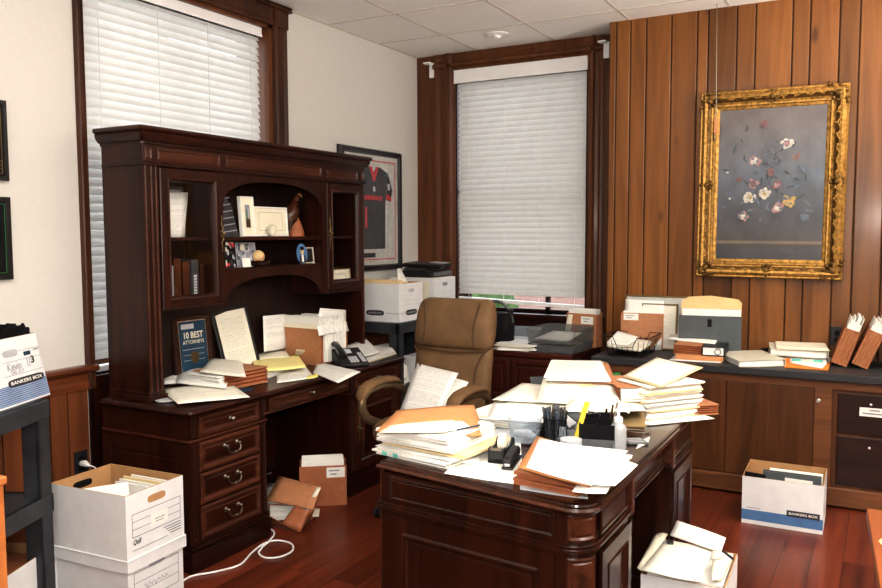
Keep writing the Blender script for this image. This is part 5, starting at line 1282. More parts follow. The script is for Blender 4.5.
# clear tub
c = A(523, 442, ZE+.004); t = thing('plastic_tub', 'round clear plastic tub behind the tape dispenser', 'tub', (c.x, c.y+.02, ZE+.004)); cc = (c.x, c.y+.02, ZE+.006)
b = MB(); b.lathe([(.0005, .001), (.055, .0), (.066, .085), (.071, .09), (.071, .096), (.064, .09), (.053, .004), (.0005, .005)], 30, 0, cc); b.build('body', 'clearp', t, smooth=True)
for k in range(4):
    b = MB(); a = k*1.7; b.ell((cc[0]+.025*math.cos(a), cc[1]+.025*math.sin(a), cc[2]+.022+.004*k), (.022, .012, .012), .8, 10, 6); tag(b.build('clip_bundle', 'lgrey'), 'small grey clip heaped inside the clear plastic tub', 'clip', 'clips in the clear tub')
# pen cup
c = A(551.5, 445, ZE); cc = V((c.x, c.y+.035, ZE+.002))
t = thing('pen_cup', 'black wire mesh pen cup crammed with grey pens on the executive desk', 'pen cup', cc)
b = MB()
for k in range(26):
    a = 2*PI*k/26; 
    for s in (1, -1): b.tube([cc+V((.044*math.cos(a+s*u*.5), .044*math.sin(a+s*u*.5), .002+.095*u)) for u in (0, .25, .5, .75, 1)], .0011, 4)
b.tube([cc+V((.045*math.cos(2*PI*k/24), .045*math.sin(2*PI*k/24), .097)) for k in range(24)], .0028, 6, closed=True); b.lathe([(.0005, 0), (.045, 0), (.045, .004), (.0005, .004)], 24, 0, cc); b.build('mesh_body', 'blackm', t)
rn = random.Random(9)
proto = None
for k in range(34):
    a = k*2.4; r = .036*math.sqrt((k+.5)/34); p0 = cc+V((r*.8*math.cos(a), r*.8*math.sin(a), .005)); p1 = p0+V((r*.55*math.cos(a), r*.55*math.sin(a), rn.uniform(.118, .140)))
    t = thing('pen', 'grey pen standing in the mesh pen cup', 'pen', p0, group='grey pens in the mesh cup')
    b = MB(); b.tube([p0, p0*.2+p1*.8], .0042, 6); b.build('barrel', ('pen_blue', 'grey', 'black')[k % 3], t)
    b = MB(); b.tube([p0*.22+p1*.78, p1], [.0048, .004], 6); b.build('cap', ('grey', 'pen_blue', 'steel')[k % 3], t)
# desk organizer with sundries
Po = (A(569, 452, ZE), A(610, 449, ZE)); t0 = (Po[1]-Po[0]).normalized(); Xo = Matrix.Translation(V((-.995, 2.80, ZE+.001))) @ Matrix.Rotation(rad(14), 4, 'Z')
t = thing('desk_organizer', 'black mesh desk organizer full of pens and clips beside the sanitizer bottle', 'organizer', (-.93, 2.88, ZE+.001))
b = MB(Xo)
def tray(b, x0, x1, y0, y1, h0, h1, e=.003):
    b.box(x0, x1, y0, y1, 0, .003); b.box(x0, x1, y0, y0+e, 0, h0); b.box(x0, x1, y1-e, y1, 0, h1); b.prism([(x0, y0, 0), (x0, y1, 0), (x0, y1, h1), (x0, y0, h0)], (e, 0, 0)); b.prism([(x1-e, y0, 0), (x1-e, y1, 0), (x1-e, y1, h1), (x1-e, y0, h0)], (e, 0, 0))
tray(b, 0.02, .15, .02, .19, .095, .105); b.box(.083, .086, .02, .19, 0, .10); b.box(.02, .15, .10, .103, 0, .10)
b.build('compartments', 'blackm', t)
b = MB(Xo); tray(b, -.06, .15, -.075, .018, .028, .04); b.build('front_tray', 'grey', t, bevel=.001)
b = MB(Xo); b.lathe([(.016, 0), (.040, .0), (.040, .026), (.016, .026)], 24, 0, (-.005, -.025, .022)); tag(b.build('tape_roll', 'lgrey', smooth=True, sharp=30), 'grey roll of tape lying in the front tray of the desk organizer', 'tape')
b = MB(Xo); b.prism([(-.008, .012, .008), (.010, .012, .008), (.048, .075, .146), (.028, .075, .149)], (0, .012, 0)); o = b.build('highlighter', 'yel_pl', bevel=.004); tag(o, 'yellow highlighter leaning out of the desk organizer', 'highlighter')
b = MB(Xo); b.prism([(.027, .0745, .146), (.049, .0745, .143), (.055, .085, .162), (.034, .085, .165)], (0, .013, 0)); b.build('cap', 'yel_pl', o, bevel=.003)
for k, (x, y, dx, dy, hh, m_, lb) in enumerate(((.10, .05, .02, -.02, .155, 'blackm', 'thin black pen standing at the right side of the desk organizer'), (.125, .06, .03, .05, .165, 'steel', 'grey metal pen sloping out of the right of the desk organizer'), (.05, .13, -.03, .03, .14, 'silver', 'silver pen in the rear left compartment of the desk organizer'), (.115, .15, .02, .03, .14, 'framedark', 'dark brown pen in the rear right compartment of the desk organizer'))):
    b = MB(Xo); b.tube([(x, y, .006), (x+dx, y+dy, hh)], [.004, .0035], 7); b.tube([(x+dx*.7, y+dy*.7, hh*.7), (x+dx, y+dy, hh)], [.0048, .0042], 7); tag(b.build('pen', m_, smooth=True), lb, 'pen')
b = MB(Xo)
for k in range(6):
    a = k*1.05; b.tube([(.06+.03*math.cos(a+q*.5), .15+.02*math.sin(a+q*.5)+.004*q, .100+.006*k+.004*math.sin(q)) for q in range(6)], .0012, 5)
tag(b.build('wire_clips', 'silver'), 'tangle of silver wire clips on top of the desk organizer', 'clip', kind='stuff')
b = MB(Xo); b.box(-.055, -.03, .03, .05, .0, .075); tag(b.build('eraser_box', 'clearp', bevel=.002), 'pale blue upright eraser box between pen cup and organizer', 'eraser')
# sanitizer
c = A(616.5, 451, ZE); c = V((c.x, c.y+.02, ZE)); t = thing('sanitizer_bottle', 'clear pump bottle of hand sanitizer on the executive desk', 'bottle', c)
b = MB(); b.lathe([(.0005, .001), (.026, .001), (.030, .006), (.030, .08), (.027, .092), (.014, .102), (.012, .108), (.0005, .108)], 22, 0, c); b.build('bottle_body', 'gel', t, smooth=True, sharp=50)
b = MB(); b.lathe([(.016, .104), (.016, .122), (.009, .126), (.006, .128), (.006, .142), (.013, .144), (.013, .152), (.004, .154)], 18, 0, c); b.tube([c+V((.0, 0, .149)), c+V((.03, -.004, .150)), c+V((.042, -.005, .144))], [.006, .005, .004], 8); b.build('pump', 'blind_rail', t, smooth=True, sharp=40)
# cards, clip, wedge
c = A(636, 442, ZE); Xc = Matrix.Translation(c) @ Matrix.Rotation(rad(35), 4, 'Z'); t = thing('card_holder', 'flat dark card with pale lettering beside the sanitizer bottle', 'card', c)
b = MB(Xc); b.box(-.045, .035, -.045, .04, .001, .008); b.build('body', 'grey', t, bevel=.002)
b = MB(Xc)
for k in range(3): b.rect(I, -.035, .025, -.03+.022*k, -.02+.022*k, .0086)
b.build('print', 'lgrey', t)
loose('small cream note tucked under the dark card beside the sanitizer', [A(636, 449, ZE+.001), A(648, 443, ZE+.001), A(650, 437, ZE+.001), A(640, 440, ZE+.001)], 'cream', .001, 31, name='note', cat='note')
b = MB(); c = A(637, 431, ZE+.003); b.tube([c+V((.03*math.cos(u)*1.6, .022*math.sin(u), 0)) for u in [2*PI*k/20 for k in range(20)]], .0015, 6, closed=True); b.lathe([(.006, 0), (.012, 0), (.012, .004), (.006, .004)], 12, 0, c+V((.045, .0, 0))); tag(b.build('wire_loop', 'steel'), 'thin wire loop lying on the desk behind the dark card', 'wire')
Xw = Matrix.Translation(A(631, 425, ZE)) @ Matrix.Rotation(rad(22), 4, 'Z'); t = thing('desk_nameplate', 'brown wedge-shaped desk sign behind the sanitizer bottle', 'nameplate', A(631, 425, ZE))
b = MB(Xw); b.prism([(-.055, -.03, 0), (-.055, .03, 0), (-.055, .012, .06)], (.11, 0, 0)); b.build('wedge', 'brass', t, bevel=.002)
# ---- middle and back piles
qp = [A(484, 421, .785), A(566, 428, .785), A(566, 404, .80), A(492, 405, .80)]
stack('ragged bundle of white pages at the left edge of the executive desk', [(-1.535, 2.96), (-1.235, 2.93), (-1.215, 3.24), (-1.50, 3.27)], ZE, .050, 10, ('white', 'cream', 'white'), .012, 'text2', 41, rot=.06)
stack('broad middle pile of white papers on the executive desk', [(-1.44, 3.14), (-.94, 3.10), (-1.00, 3.42), (-1.40, 3.46)], ZE, .062, 9, ('white', 'cream', 'white', 'white'), .012, 'text2', 42)
ym_ = loose('yellow-marked printed page on the ragged bundle at left of the executive desk', [A(487, 419, .823), A(563, 424, .823), A(560, 403, .83), A(494, 402, .83)], 'text', .003, 43)
h_ = MB(); h_.sheet([A(515, 411, .829), A(543, 410, .829), A(543, 407, .831), A(516, 408, .831)], 3, 2); h_.build('highlight_mark', 'yellow', ym_)
loose('cream typed sheet in the middle of the executive desk, left corner pointing at the chair', [A(492, 400, .840), A(566, 404, .842), A(566, 386, .872), A(522, 383, .862)], 'text2', .004, 44)
lc_ = loose('long cream sheet across the middle of the executive desk toward the right stack', [A(536, 402, .846), A(622, 407, .846), A(611, 380, .918), A(543, 378.5, .918)], 'text2', .004, 45)
loose('cream sheet at the right of the middle pile with a binder clip', [A(560, 412, .848), A(646, 411, .838), A(625, 381, .866), A(585, 384, .880)], 'cream', .006, 46)
h_ = MB(); h_.sheet([A(579, 386, .902), A(594, 386, .902), A(594, 384.6, .906), A(580, 384.6, .906)], 3, 2); h_.build('highlight_mark', 'yellow', lc_)
loose('yellow envelope under the cream papers left of the brown desk sign', [A(600, 420, .772), A(654, 413, .772), A(644, 404, .80), A(596, 408, .80)], 'yellow', .004, 47, .003, 'envelope', 'envelope')
stack('grey-edged papers behind the pen cup on the executive desk', [(-1.13, 2.975), (-.98, 3.00), (-1.00, 3.10), (-1.15, 3.08)], ZE, .030, 4, ('lgrey', 'white'), .008, None, 48)
b = MB(); b.slab([A(552, 412, .835), A(560, 409, .835), A(577, 423, .835), A(569, 427, .835)], .83, .836); tag(b.build('grey_booklet', 'lgrey', bevel=.001), 'grey booklet lying behind the pen cup', 'booklet')
b = MB(); b.slab([A(562, 408, .838), A(571, 404.5, .838), A(585, 418, .838), A(577, 422, .838)], .83, .839); tag(b.build('grey_notebook', 'doc_grey', bevel=.001), 'dark grey notebook beside the grey booklet behind the organizer', 'notebook')
# back left: brown folders under papers
stack('pile of folders and papers at the far left corner of the executive desk', [A(547, 379, .91), A(613, 382, .91), A(606, 362, .91), A(552, 361, .91)], ZE+.0005, .145, 11, ('cream', 'white', 'brownf2', 'cream', 'white'), .010, None, 51, 'folder_pile', 'folder')
loose('brown folder cover sticking out right under the top papers of the far left pile', [A(552, 381, .915), A(617, 384, .912), A(608, 363, .914), A(556, 361, .914)], 'brownf2', .0, 53, .003, 'folder_cover', 'folder')
stack('white papers topping the folder pile at the far left of the executive desk', [A(545, 379, .925), A(609, 381, .925), A(601, 362, .93), A(552, 361, .93)], .917, .018, 4, ('cream', 'white'), .008, 'text2', 52)
b = MB(); b.slab([A(531, 383, .845), A(552, 384, .845), A(551, 375.5, .85), A(530, 376, .85)], .838, .846); tag(b.build('dark_folder', 'doc_grey'), 'dark grey folder poking out at the left of the far piles on the executive desk', 'folder')
b = MB(); b.slab([A(612, 380, .885), A(625, 380, .885), A(619, 372, .885), A(608, 374, .885)], .878, .885); tag(b.build('green_card', 'green'), 'green card wedged between the far piles on the executive desk', 'card')
b = MB(); b.slab([A(600, 378, .885), A(611, 387, .885), A(621, 384, .885), A(609, 374, .885)], .880, .8865); tag(b.build('grey_card', 'lgrey'), 'pale grey card beside the green card on the far piles', 'card')
b = MB(); c = A(628, 383, .866); b.box(c.x-.012, c.x+.012, c.y-.008, c.y+.008, .858, .873); o = b.build('binder_clip', 'black', bevel=.002); tag(o, 'black binder clip at the top of the cream sheet on the middle pile', 'clip')
b = MB(); b.tube([c+V((-.004, 0, .006)), c+V((.012, .02, .016)), c+V((.02, .012, .016)), c+V((.006, -.006, .006))], .0012, 5); b.build('clip_wire', 'silver', o)
# back right stack
def sq(px, z): return [A(x, y, z) for x, y in px]
RS = rectq((-.86, 3.54), .20, .27, rad(-38))
stack('lowest white sheets under the tall folder stack at the far right of the executive desk', rectq((-.83, 3.52), .22, .33, rad(-42)), ZE, .005, 2, ('white', 'cream'), .012, None, 60, group='tall stack at the far right of the executive desk')
flat_folder('reddish expanding wallet sticking out to the right of the tall far stack', (-.74, 3.66), rad(-50), .17, .16, .045, ZE+.0055, .02, 4)
stack('bundle of white papers low in the tall far stack on the executive desk', RS, ZE+.0055, .055, 8, ('white', 'white', 'manila', 'white'), .012, None, 61, group='tall stack at the far right of the executive desk')
stack('middle bundle of manila folders in the tall far stack on the executive desk', rectq((-.865, 3.54), .215, .30, rad(-37)), ZE+.0605, .045, 7, ('white', 'manila', 'white', 'white'), .012, None, 62, group='tall stack at the far right of the executive desk')
stack('upper bundle of folders in the tall far stack on the executive desk', rectq((-.865, 3.535), .22, .31, rad(-36)), ZE+.1055, .052, 8, ('white', 'manila', 'white', 'tanf', 'white'), .014, None, 63, group='tall stack at the far right of the executive desk')
flat_folder('brown expanding folder at the left side of the tall far stack', (-.985, 3.50), rad(30), .17, .28, .065, ZE+.082, .02, 4)
stack('papers under the brown expanding folder left of the tall far stack', rectq((-.99, 3.50), .16, .24, rad(30)), ZE, .081, 8, ('brownf2', 'white', 'brownf', 'white'), .008, None, 65)
t = thing('top_folder', 'cream-topped manila folder spread over the tall far stack on the executive desk', 'folder', (-.86, 3.5, ZE+.16))
b = MB(); b.sheet([A(623, 376.5, .935), A(661, 387, .93), A(703, 368, .945), A(656, 358, .96)], 8, 8, .012, 5, 0, .002); b.build('cover', 'manila', t, solid=.004)
b = MB(); b.sheet([A(625, 375.5, .941), A(660, 385, .936), A(697, 367.5, .949), A(657, 357, .966)], 8, 8, .013, 5, 0, .002); b.build('top_sheet', 'cream', t, solid=.001)
# front right: brown folder with white papers
c = A(560, 476, ZE)
stack('reddish folder wad at the front right corner of the executive desk', rectq((-.895, 2.475), .225, .31, rad(-6)), ZE, .050, 5, ('brownf', 'brownf2', 'brownf'), .008, None, 71, 'folder_pile', 'folder', rot=.04)
stack('white papers fanning out of the reddish folder at the front right corner', rectq((-.845, 2.475), .225, .29, rad(2)), ZE+.0505, .022, 6, ('white', 'white', 'text'), .014, 'text', 72, rot=.09)
loose('tan folder cover below the top sheet at the front right of the executive desk', [A(518, 468, ZE+.080), A(590, 487, ZE+.076), A(598, 455, ZE+.082), A(537, 436, ZE+.09)], 'tanf', .004, 73, .003, 'folder_cover', 'folder')
loose('white top sheet over the reddish folder at the front right of the executive desk', [A(526, 468, ZE+.086), A(592, 486, ZE+.082), A(606, 452, ZE+.088), A(539, 438, ZE+.096)], 'white', .006, 74)
loose('white sheet sticking out to the right over the edge of the executive desk', [A(590, 484, ZE+.070), A(615, 486, ZE+.066), A(638, 465, ZE+.066), A(606, 452, ZE+.074)], 'text', .004, 75)
loose('second white sheet fanned out at the front right of the executive desk', [A(572, 492, ZE+.055), A(606, 494, ZE+.052), A(627, 460, ZE+.06), A(598, 452, ZE+.07)], 'white', .004, 76)
loose('blue-white sheet peeking out below the reddish folder at the front of the executive desk', [A(520, 490, ZE+.001), A(588, 499, ZE+.001), A(586, 486, ZE+.001), A(520, 478, ZE+.001)], 'lgrey', .0, 77)
# papers on the chair
loose('typed white sheet leaning on the seat and back of the office chair', [V((-2.43, 3.89, .555)), V((-2.165, 3.84, .552)), V((-2.145, 4.075, .765)), V((-2.43, 4.09, .80))], 'text3', .006, 81)
loose('second white sheet behind the typed one on the office chair', [V((-2.30, 3.87, .556)), V((-2.10, 3.84, .555)), V((-2.075, 4.095, .735)), V((-2.29, 4.115, .78))], 'text', .006, 82)

# ---------- brown folders on the floor under the left desk
t = pleated('brown labelled folder standing on the floor in the kneehole of the left desk', stand_at((-2.845, 3.70, .001), rad(38)), .27, .13, .235, 4, 'brownf', 'brownf', .05, lab=(.02, .125, .165, .225))
flat_folder('brown expanding folder lying under the tilted folder in the kneehole', (-2.875, 3.46), rad(30), .24, .20, .09, .001, .02, 4)
Xt = Matrix.Translation((-2.845, 3.36, .05)) @ Matrix.Rotation(rad(30), 4, 'Z') @ Matrix.Rotation(rad(20), 4, 'X') @ Matrix.Rotation(rad(-22), 4, 'Y')
t = thing('expanding_folder', 'gaping brown folder tipped over on the floor with papers showing', 'folder', (-2.845, 3.36, .02))
b = MB(); b.sheet([A(266, 500, .12), A(313, 510, .10), A(321, 487, .19), A(279, 476, .20)], 6, 6, .004); b.build('front_cover', 'brownf2', t, solid=.004)
b = MB(); b.sheet([A(262, 521, .003), A(300, 532, .003), A(282, 523, .04), A(262, 512, .06)], 4, 4); b.sheet([A(282, 523, .04), A(300, 532, .003), A(307, 511, .100), A(295, 505, .112)], 4, 4); b.sheet([A(300, 532, .003), A(309, 522, .003), A(315, 508, .105), A(307, 511, .100)], 4, 4); b.build('gusset', 'brownf', t, solid=.003)
b = MB()
for k in range(6): b.sheet([A(265, 511-1.5*k, .035+.014*k)+V((-.02, .02, 0)), A(291, 515-2.2*k, .03+.014*k)+V((-.02, .02, 0)), A(300, 500-k, .06+.015*k)+V((-.12, .12, 0)), A(270, 497-k, .06+.015*k)+V((-.12, .12, 0))], 3, 3, .004)
b.build('papers', 'text', t, solid=.006)
b = MB(); b.sheet([A(311, 497, .15), A(316, 497, .15), A(321, 488, .19), A(317, 487, .19)], 2, 2); b.build('folder_edge', 'cream', t, solid=.003)
loose('cream sheets on the floor between the folders under the left desk', [A(304, 517, .004), A(319, 516, .004), A(320, 509, .012), A(308, 510, .012)], 'cream', .006, 85, .006)
b = MB(); b.box(-3.3, -3.0, 3.2, 3.55, .001, .12); tag(b.build('dark_bag', 'grey', bevel=.03), 'dark grey bag deep in the kneehole behind the tipped folder', 'bag')

# ================================================================== ON THE FILING CABINET
ZC = .7355
stack('loose white papers on the filing cabinet beside the office chair', [(-2.46, 5.23), (-2.17, 5.23), (-2.15, 5.50), (-2.44, 5.52)], ZC, .045, 6, ('white', 'cream', 'white'), .02, 'text', 91, rot=.1)
loose('white sheet draped over the front edge of the filing cabinet', [A(497, 350, ZC+.01), A(531, 351, ZC+.004), A(527, 343, ZC+.05), A(503, 338, ZC+.05)], 'text', .006, 92)
def letter_tray(label, c, a, w, d, z, h, mat, group):
    X_ = Matrix.Translation((c[0], c[1], z)) @ Matrix.Rotation(a, 4, 'Z'); t = thing('letter_tray', label, 'letter tray', (c[0], c[1], z), group=group)
    b = MB(X_); b.box(-w/2, w/2, -d/2, d/2, 0, .004); b.build('tray_base', mat, t)
    b = MB(X_)
    for s in (-1, 1): b.prism([(s*w/2, -d/2, 0), (s*w/2, d/2, 0), (s*(w/2+.012), d/2+.006, h), (s*(w/2+.012), -d/2-.004, h)], (-s*.003, 0, 0))
    b.prism([(-w/2, d/2, 0), (w/2, d/2, 0), (w/2+.012, d/2+.006, h), (-w/2-.012, d/2+.006, h)], (0, -.003, 0))
    b.prism([(-w/2, -d/2, 0), (w/2, -d/2, 0), (w/2+.012, -d/2-.004, h*.9), (-w/2-.012, -d/2-.004, h*.9)], (0, .003, 0)); b.build('rim', mat, t)
    return t
letter_tray('lower dark grey letter tray stacked on the filing cabinet', (-2.035, 5.455), rad(-3), .33, .36, ZC+.0005, .055, 'grey', 'stacked letter trays')
stack('papers lying in the lower letter tray on the filing cabinet', rectq((-2.035, 5.455), .29, .32, rad(-3)), ZC+.005, .03, 5, ('white', 'cream'), .004, None, 93)
letter_tray('upper smoky letter tray holding white sheets on the filing cabinet', (-2.035, 5.455), rad(-3), .34, .37, ZC+.060, .105, 'smoke', 'stacked letter trays')
loose('white sheets lying in the upper smoky letter tray', [(-2.18, 5.29, ZC+.085), (-1.92, 5.28, ZC+.085), (-1.92, 5.58, ZC+.11), (-2.15, 5.60, ZC+.11)], 'white', .004, 94, .008)
t = thing('document_tray', 'flat black tray behind the loose papers on the filing cabinet', 'tray', (-2.42, 5.66, ZC))
b = MB(); b.box(-2.56, -2.26, 5.56, 5.78, ZC+.001, ZC+.03); b.build('tray_base', 'black', t, bevel=.004)
b = MB(); b.prism([(-2.53, 5.565, ZC+.03), (-2.29, 5.565, ZC+.03), (-2.29, 5.72, ZC+.12), (-2.53, 5.72, ZC+.12)], (0, .01, 0)); b.build('sloping_back', 'grey', t, bevel=.003)
b = MB(); b.prism([(-2.51, 5.562, ZC+.034), (-2.31, 5.562, ZC+.034), (-2.31, 5.60, ZC+.056), (-2.51, 5.60, ZC+.056)], (0, .003, 0)); b.build('pale_strip', 'lgrey', t)
# black arched bag
t = thing('carry_bag', 'black bag with a tall arched handle standing on the filing cabinet behind the office chair', 'bag', (-2.525, 5.40, ZC))
b = MB(); R = []
for z, w, d in ((.0, .24, .12), (.05, .27, .15), (.15, .275, .155), (.22, .265, .145), (.245, .235, .11), (.25, .20, .08)):
    R.append([V((-2.525+w/2*math.copysign(abs(math.cos(a))**.6, math.cos(a)), 5.40+d/2*math.copysign(abs(math.sin(a))**.6, math.sin(a)), ZC+.001+z)) for a in [2*PI*k/24 for k in range(24)]])
b.rings(R); b.build('body', 'blackm', t, smooth=True, sharp=60)
b = MB(); b.tube([(-2.525-.128*math.cos(u), 5.40, ZC+.18+.155*math.sin(u)) for u in [PI*k/18 for k in range(19)]], .011, 10, up=(0, 1, 0), flat=1.5); b.build('handle', 'grey', t, smooth=True)
for s in (-1, 1): MB().box(-2.525+s*.117-.013, -2.525+s*.117+.013, 5.375, 5.425, ZC+.16, ZC+.28).build('strap', 'black', t, bevel=.005)
# brown accordion folder at the right end
pleated('brown accordion folder with white label at the right end of the filing cabinet', stand_at((-1.945, 5.70, ZC+.001), rad(-10)), .245, .10, .245, 4, 'brownf', 'brownf2', .035, lab=(-.0, .10, .17, .225))
loose('cream divider at the left edge of the accordion folder on the filing cabinet', [V((-2.085, 5.665, ZC+.10)), V((-2.035, 5.655, ZC+.10)), V((-2.02, 5.655, ZC+.235)), V((-2.06, 5.665, ZC+.235))], 'cream', 0, 95)

# ================================================================== ON THE COUNTER
ZK = .7765
# wire basket
t = thing('wire_basket', 'black wire letter basket with papers at the left end of the counter', 'basket', (-1.455, 5.22, ZK))
b = MB(); bx0, bx1, by0, by1, hh = -1.565, -1.345, 5.08, 5.36, .10
P0_ = lambda x, y, z: V((x, y, ZK+z))
def wire(*p, r=.0022): b.tube(list(p), r, 5)
ox = .045
for k in range(8):
    x = bx0+(bx1-bx0)*k/7; xt_ = x+(k/7-.5)*2*ox*.3
    wire(P0_(xt_, by0-.02, hh*.62 if 2 <= k <= 5 else hh), P0_(x, by0, .002), P0_(x, by1, .002), P0_(xt_, by1+.02, hh))
for k in range(7):
    y = by0+(by1-by0)*k/6; wire(P0_(bx0-ox, y, hh*1.25), P0_(bx0, y, .002), P0_(bx1, y, .002), P0_(bx1+ox, y, hh*1.25))
for s, yy in ((-1, by0-.022), (1, by1+.022)):
    wire(P0_(bx0-ox, yy, hh*1.27), P0_(bx0+.03, yy, hh*1.27), P0_(bx0+.06, yy, hh*.62), P0_(bx1-.06, yy, hh*.62), P0_(bx1-.03, yy, hh*1.27), P0_(bx1+ox, yy, hh*1.27), r=.003)
for x in (bx0-ox, bx1+ox): wire(P0_(x, by0-.022, hh*1.27), P0_(x, by1+.022, hh*1.27), r=.003)
wire(P0_(bx0, by0, .003), P0_(bx1, by0, .003), P0_(bx1, by1, .003), P0_(bx0, by1, .003), P0_(bx0, by0, .003), r=.003)
b.build('wire_mesh', 'blackm', t)
loose('white curled papers lying in the wire basket on the counter', [(-1.585, 5.09, ZK+.062), (-1.36, 5.085, ZK+.045), (-1.35, 5.34, ZK+.065), (-1.57, 5.35, ZK+.085)], 'text2', -.035, 101, .02)
loose('second white sheet rising at the left of the wire basket', [(-1.59, 5.10, ZK+.075), (-1.45, 5.10, ZK+.07), (-1.43, 5.30, ZK+.10), (-1.575, 5.31, ZK+.135)], 'text', -.01, 102, .004)
pleated('brown file folder with typed white label standing on the counter behind the wire basket', stand_at((-1.455, 5.475, ZK), rad(8), rad(-4)), .285, .045, .245, 3, 'brownf', 'brownf2', .02, lab=(-.125, -.025, .195, .24), pm='white')
# framed pictures leaning on the wall
Xp = face((-1.60, 5.50, ZK), EX, (0, .17, 1)); t, o = picture('gilt-edged frame with white mat leaning on the panelled wall behind the brown file folder', Xp, .62, .37, .014, 'brass', 'matboard', depth=.012)
Xp = face((-1.47, 5.485, ZK), EX, (0, .12, 1)); t, o = picture('smaller cream document frame with gilt edge leaning in front of the gilt-edged frame', Xp, .245, .315, .012, 'brass', 'text2', depth=.010)
loose('tall white sheet standing in front of the leaning frames on the counter', [V((-1.585, 5.462, ZK)), V((-1.32, 5.462, ZK)), V((-1.32, 5.522, ZK+.33)), V((-1.585, 5.522, ZK+.335))], 'white', 0, 103)
# slate document box
Xg = stand_at((-.995, 5.41, ZK), rad(9), rad(-3)); t = thing('document_box', 'tall slate-grey document wallet with open tan flap on the counter', 'document box', (-.995, 5.41, ZK))
b = MB(Xg); b.box(-.19, .195, -.055, .055, 0, .255); b.build('body', 'doc_grey', t, bevel=.004)
b = MB(Xg); b.prism([(-.185, .05, .25), (.19, .05, .25), (.195, .052, .34), (.17, .054, .365), (.0, .055, .385), (-.14, .055, .375), (-.185, .053, .345)], (0, .004, 0)); b.build('flap', 'tanbox', t)
b = MB(Xg); b.box(-.175, .19, -.03, .045, .22, .298); b.build('papers', 'white', t)
b = MB(Xg); b.box(-.012, .012, -.060, -.054, .185, .232); b.ell((0, -.058, .225), (.014, .006, .012), 1, 10, 6); b.build('clasp', 'blackm', t, smooth=False)
# pile in front of the document box
loose('flat white sheet on the counter below the pile of brown folders', [A(669, 360, ZK+.001), A(721, 363, ZK+.001), A(722, 357, ZK+.002), A(676, 354, ZK+.002)], 'white', .001, 104)
Z0 = ZK+.003
b = MB(); b.slab(rectq((-1.01, 5.245), .285, .27, rad(4)), Z0, Z0+.030); tag(b.build('brown_box', 'tanf', bevel=.003), 'flat tan box at the bottom of the pile before the document wallet', 'box')
flat_folder('stack of brown pleated folders on the tan box before the document wallet', (-1.085, 5.25), rad(184), .17, .27, .060, Z0+.031, .0, 4)
t = thing('ring_binder', 'black ring binder lying spine out beside the brown pleated folders', 'binder', (-.93, 5.25, Z0+.031)); Xr = Matrix.Translation((-.935, 5.25, Z0+.0315)) @ Matrix.Rotation(rad(4), 4, 'Z')
b = MB(Xr); b.box(-.055, .075, -.13, .13, 0, .004).box(-.055, .075, -.13, .13, .052, .056).box(.071, .075, -.13, .13, 0, .056); b.build('cover', 'black', t)
b = MB(Xr); b.box(-.053, .068, -.128, .125, .006, .050); b.build('pages', 'white', t)
b = MB(Xr); b.tube([(.035+.018*math.cos(2*PI*k/14), -.132, .028+.018*math.sin(2*PI*k/14)) for k in range(14)], .003, 6, closed=True, up=(0, 1, 0)); b.build('ring', 'silver', t)
loose('white sheet lying over the brown pleated folders before the document wallet', [A(667, 339, ZK+.10), A(715, 344, ZK+.095), A(721, 334, ZK+.11), A(678, 328, ZK+.125)], 'white', .008, 105, .006)
# ivory binders
def binder(label, X_, w, d, h, mat='binder'):
    t = thing('ring_binder', label, 'binder', X_ @ V((0, 0, 0)))
    b = MB(X_); b.box(-w/2, w/2, -d/2, d/2, 0, .004); b.box(-w/2, w/2, -d/2, d/2, h-.004, h); b.box(w/2-.004, w/2, -d/2, d/2, 0, h); b.build('cover', mat, t, bevel=.0015)
    b = MB(X_); b.box(-w/2+.008, w/2-.010, -d/2+.008, d/2-.008, .006, h-.007); b.build('pages', 'white', t); return t
binder('ivory ring binder lying alone at the middle of the counter front', Matrix.Translation((-.715, 5.22, ZK)) @ Matrix.Rotation(rad(28), 4, 'Z') @ Matrix.Rotation(rad(-2), 4, 'Y'), .28, .38, .042)
tb_ = binder('lower binder with coloured tabs in the pair at the right of the counter', Matrix.Translation((-.45, 5.44, ZK)) @ Matrix.Rotation(rad(6), 4, 'Z'), .30, .27, .035, 'grey')
b = MB(Matrix.Translation((-.45, 5.44, ZK)) @ Matrix.Rotation(rad(6), 4, 'Z'))
for k, m_ in enumerate((0, 1, 2, 1)): b.box(-.11+.06*k, -.06+.06*k, -.140, -.132, .012, .026, m_)
b.build('index_tabs', ['orange', 'inkteal', 'binder'], tb_)
binder('ivory binder lying open-edged on top of the tabbed binder', Matrix.Translation((-.47, 5.44, ZK+.036)) @ Matrix.Rotation(rad(8), 4, 'Z') @ Matrix.Rotation(rad(2), 4, 'Y'), .33, .28, .045)
stack('white papers between the two stacked binders at the right of the counter', rectq((-.45, 5.435), .29, .27, rad(8)), ZK+.083, .014, 3, ('white', 'cream'), .006, None, 106)
b = MB(); b.slab([A(784, 367.5, ZK), A(828, 370.5, ZK), A(832, 360, ZK), A(786, 358, ZK)], ZK+.0005, ZK+.006); o = b.build('orange_folder', 'orange'); tag(o, 'bright orange folder with a white sheet at the counter front', 'folder')
loose('white sheet lying on the bright orange folder', [A(790, 363, ZK+.009), A(822, 368.5, ZK+.009), A(833, 358, ZK+.010), A(791, 354, ZK+.012)], 'white', .002, 107)
b = MB(); b.tube([(-.75, 5.50, ZK+.004), (-.70, 5.545, ZK+.03), (-.63, 5.555, ZK+.045), (-.56, 5.54, ZK+.03), (-.53, 5.50, ZK+.004)], .012, 8); tag(b.build('black_strap', 'blackm', smooth=True), 'black curved strap on the counter behind the lone ivory binder', 'strap')
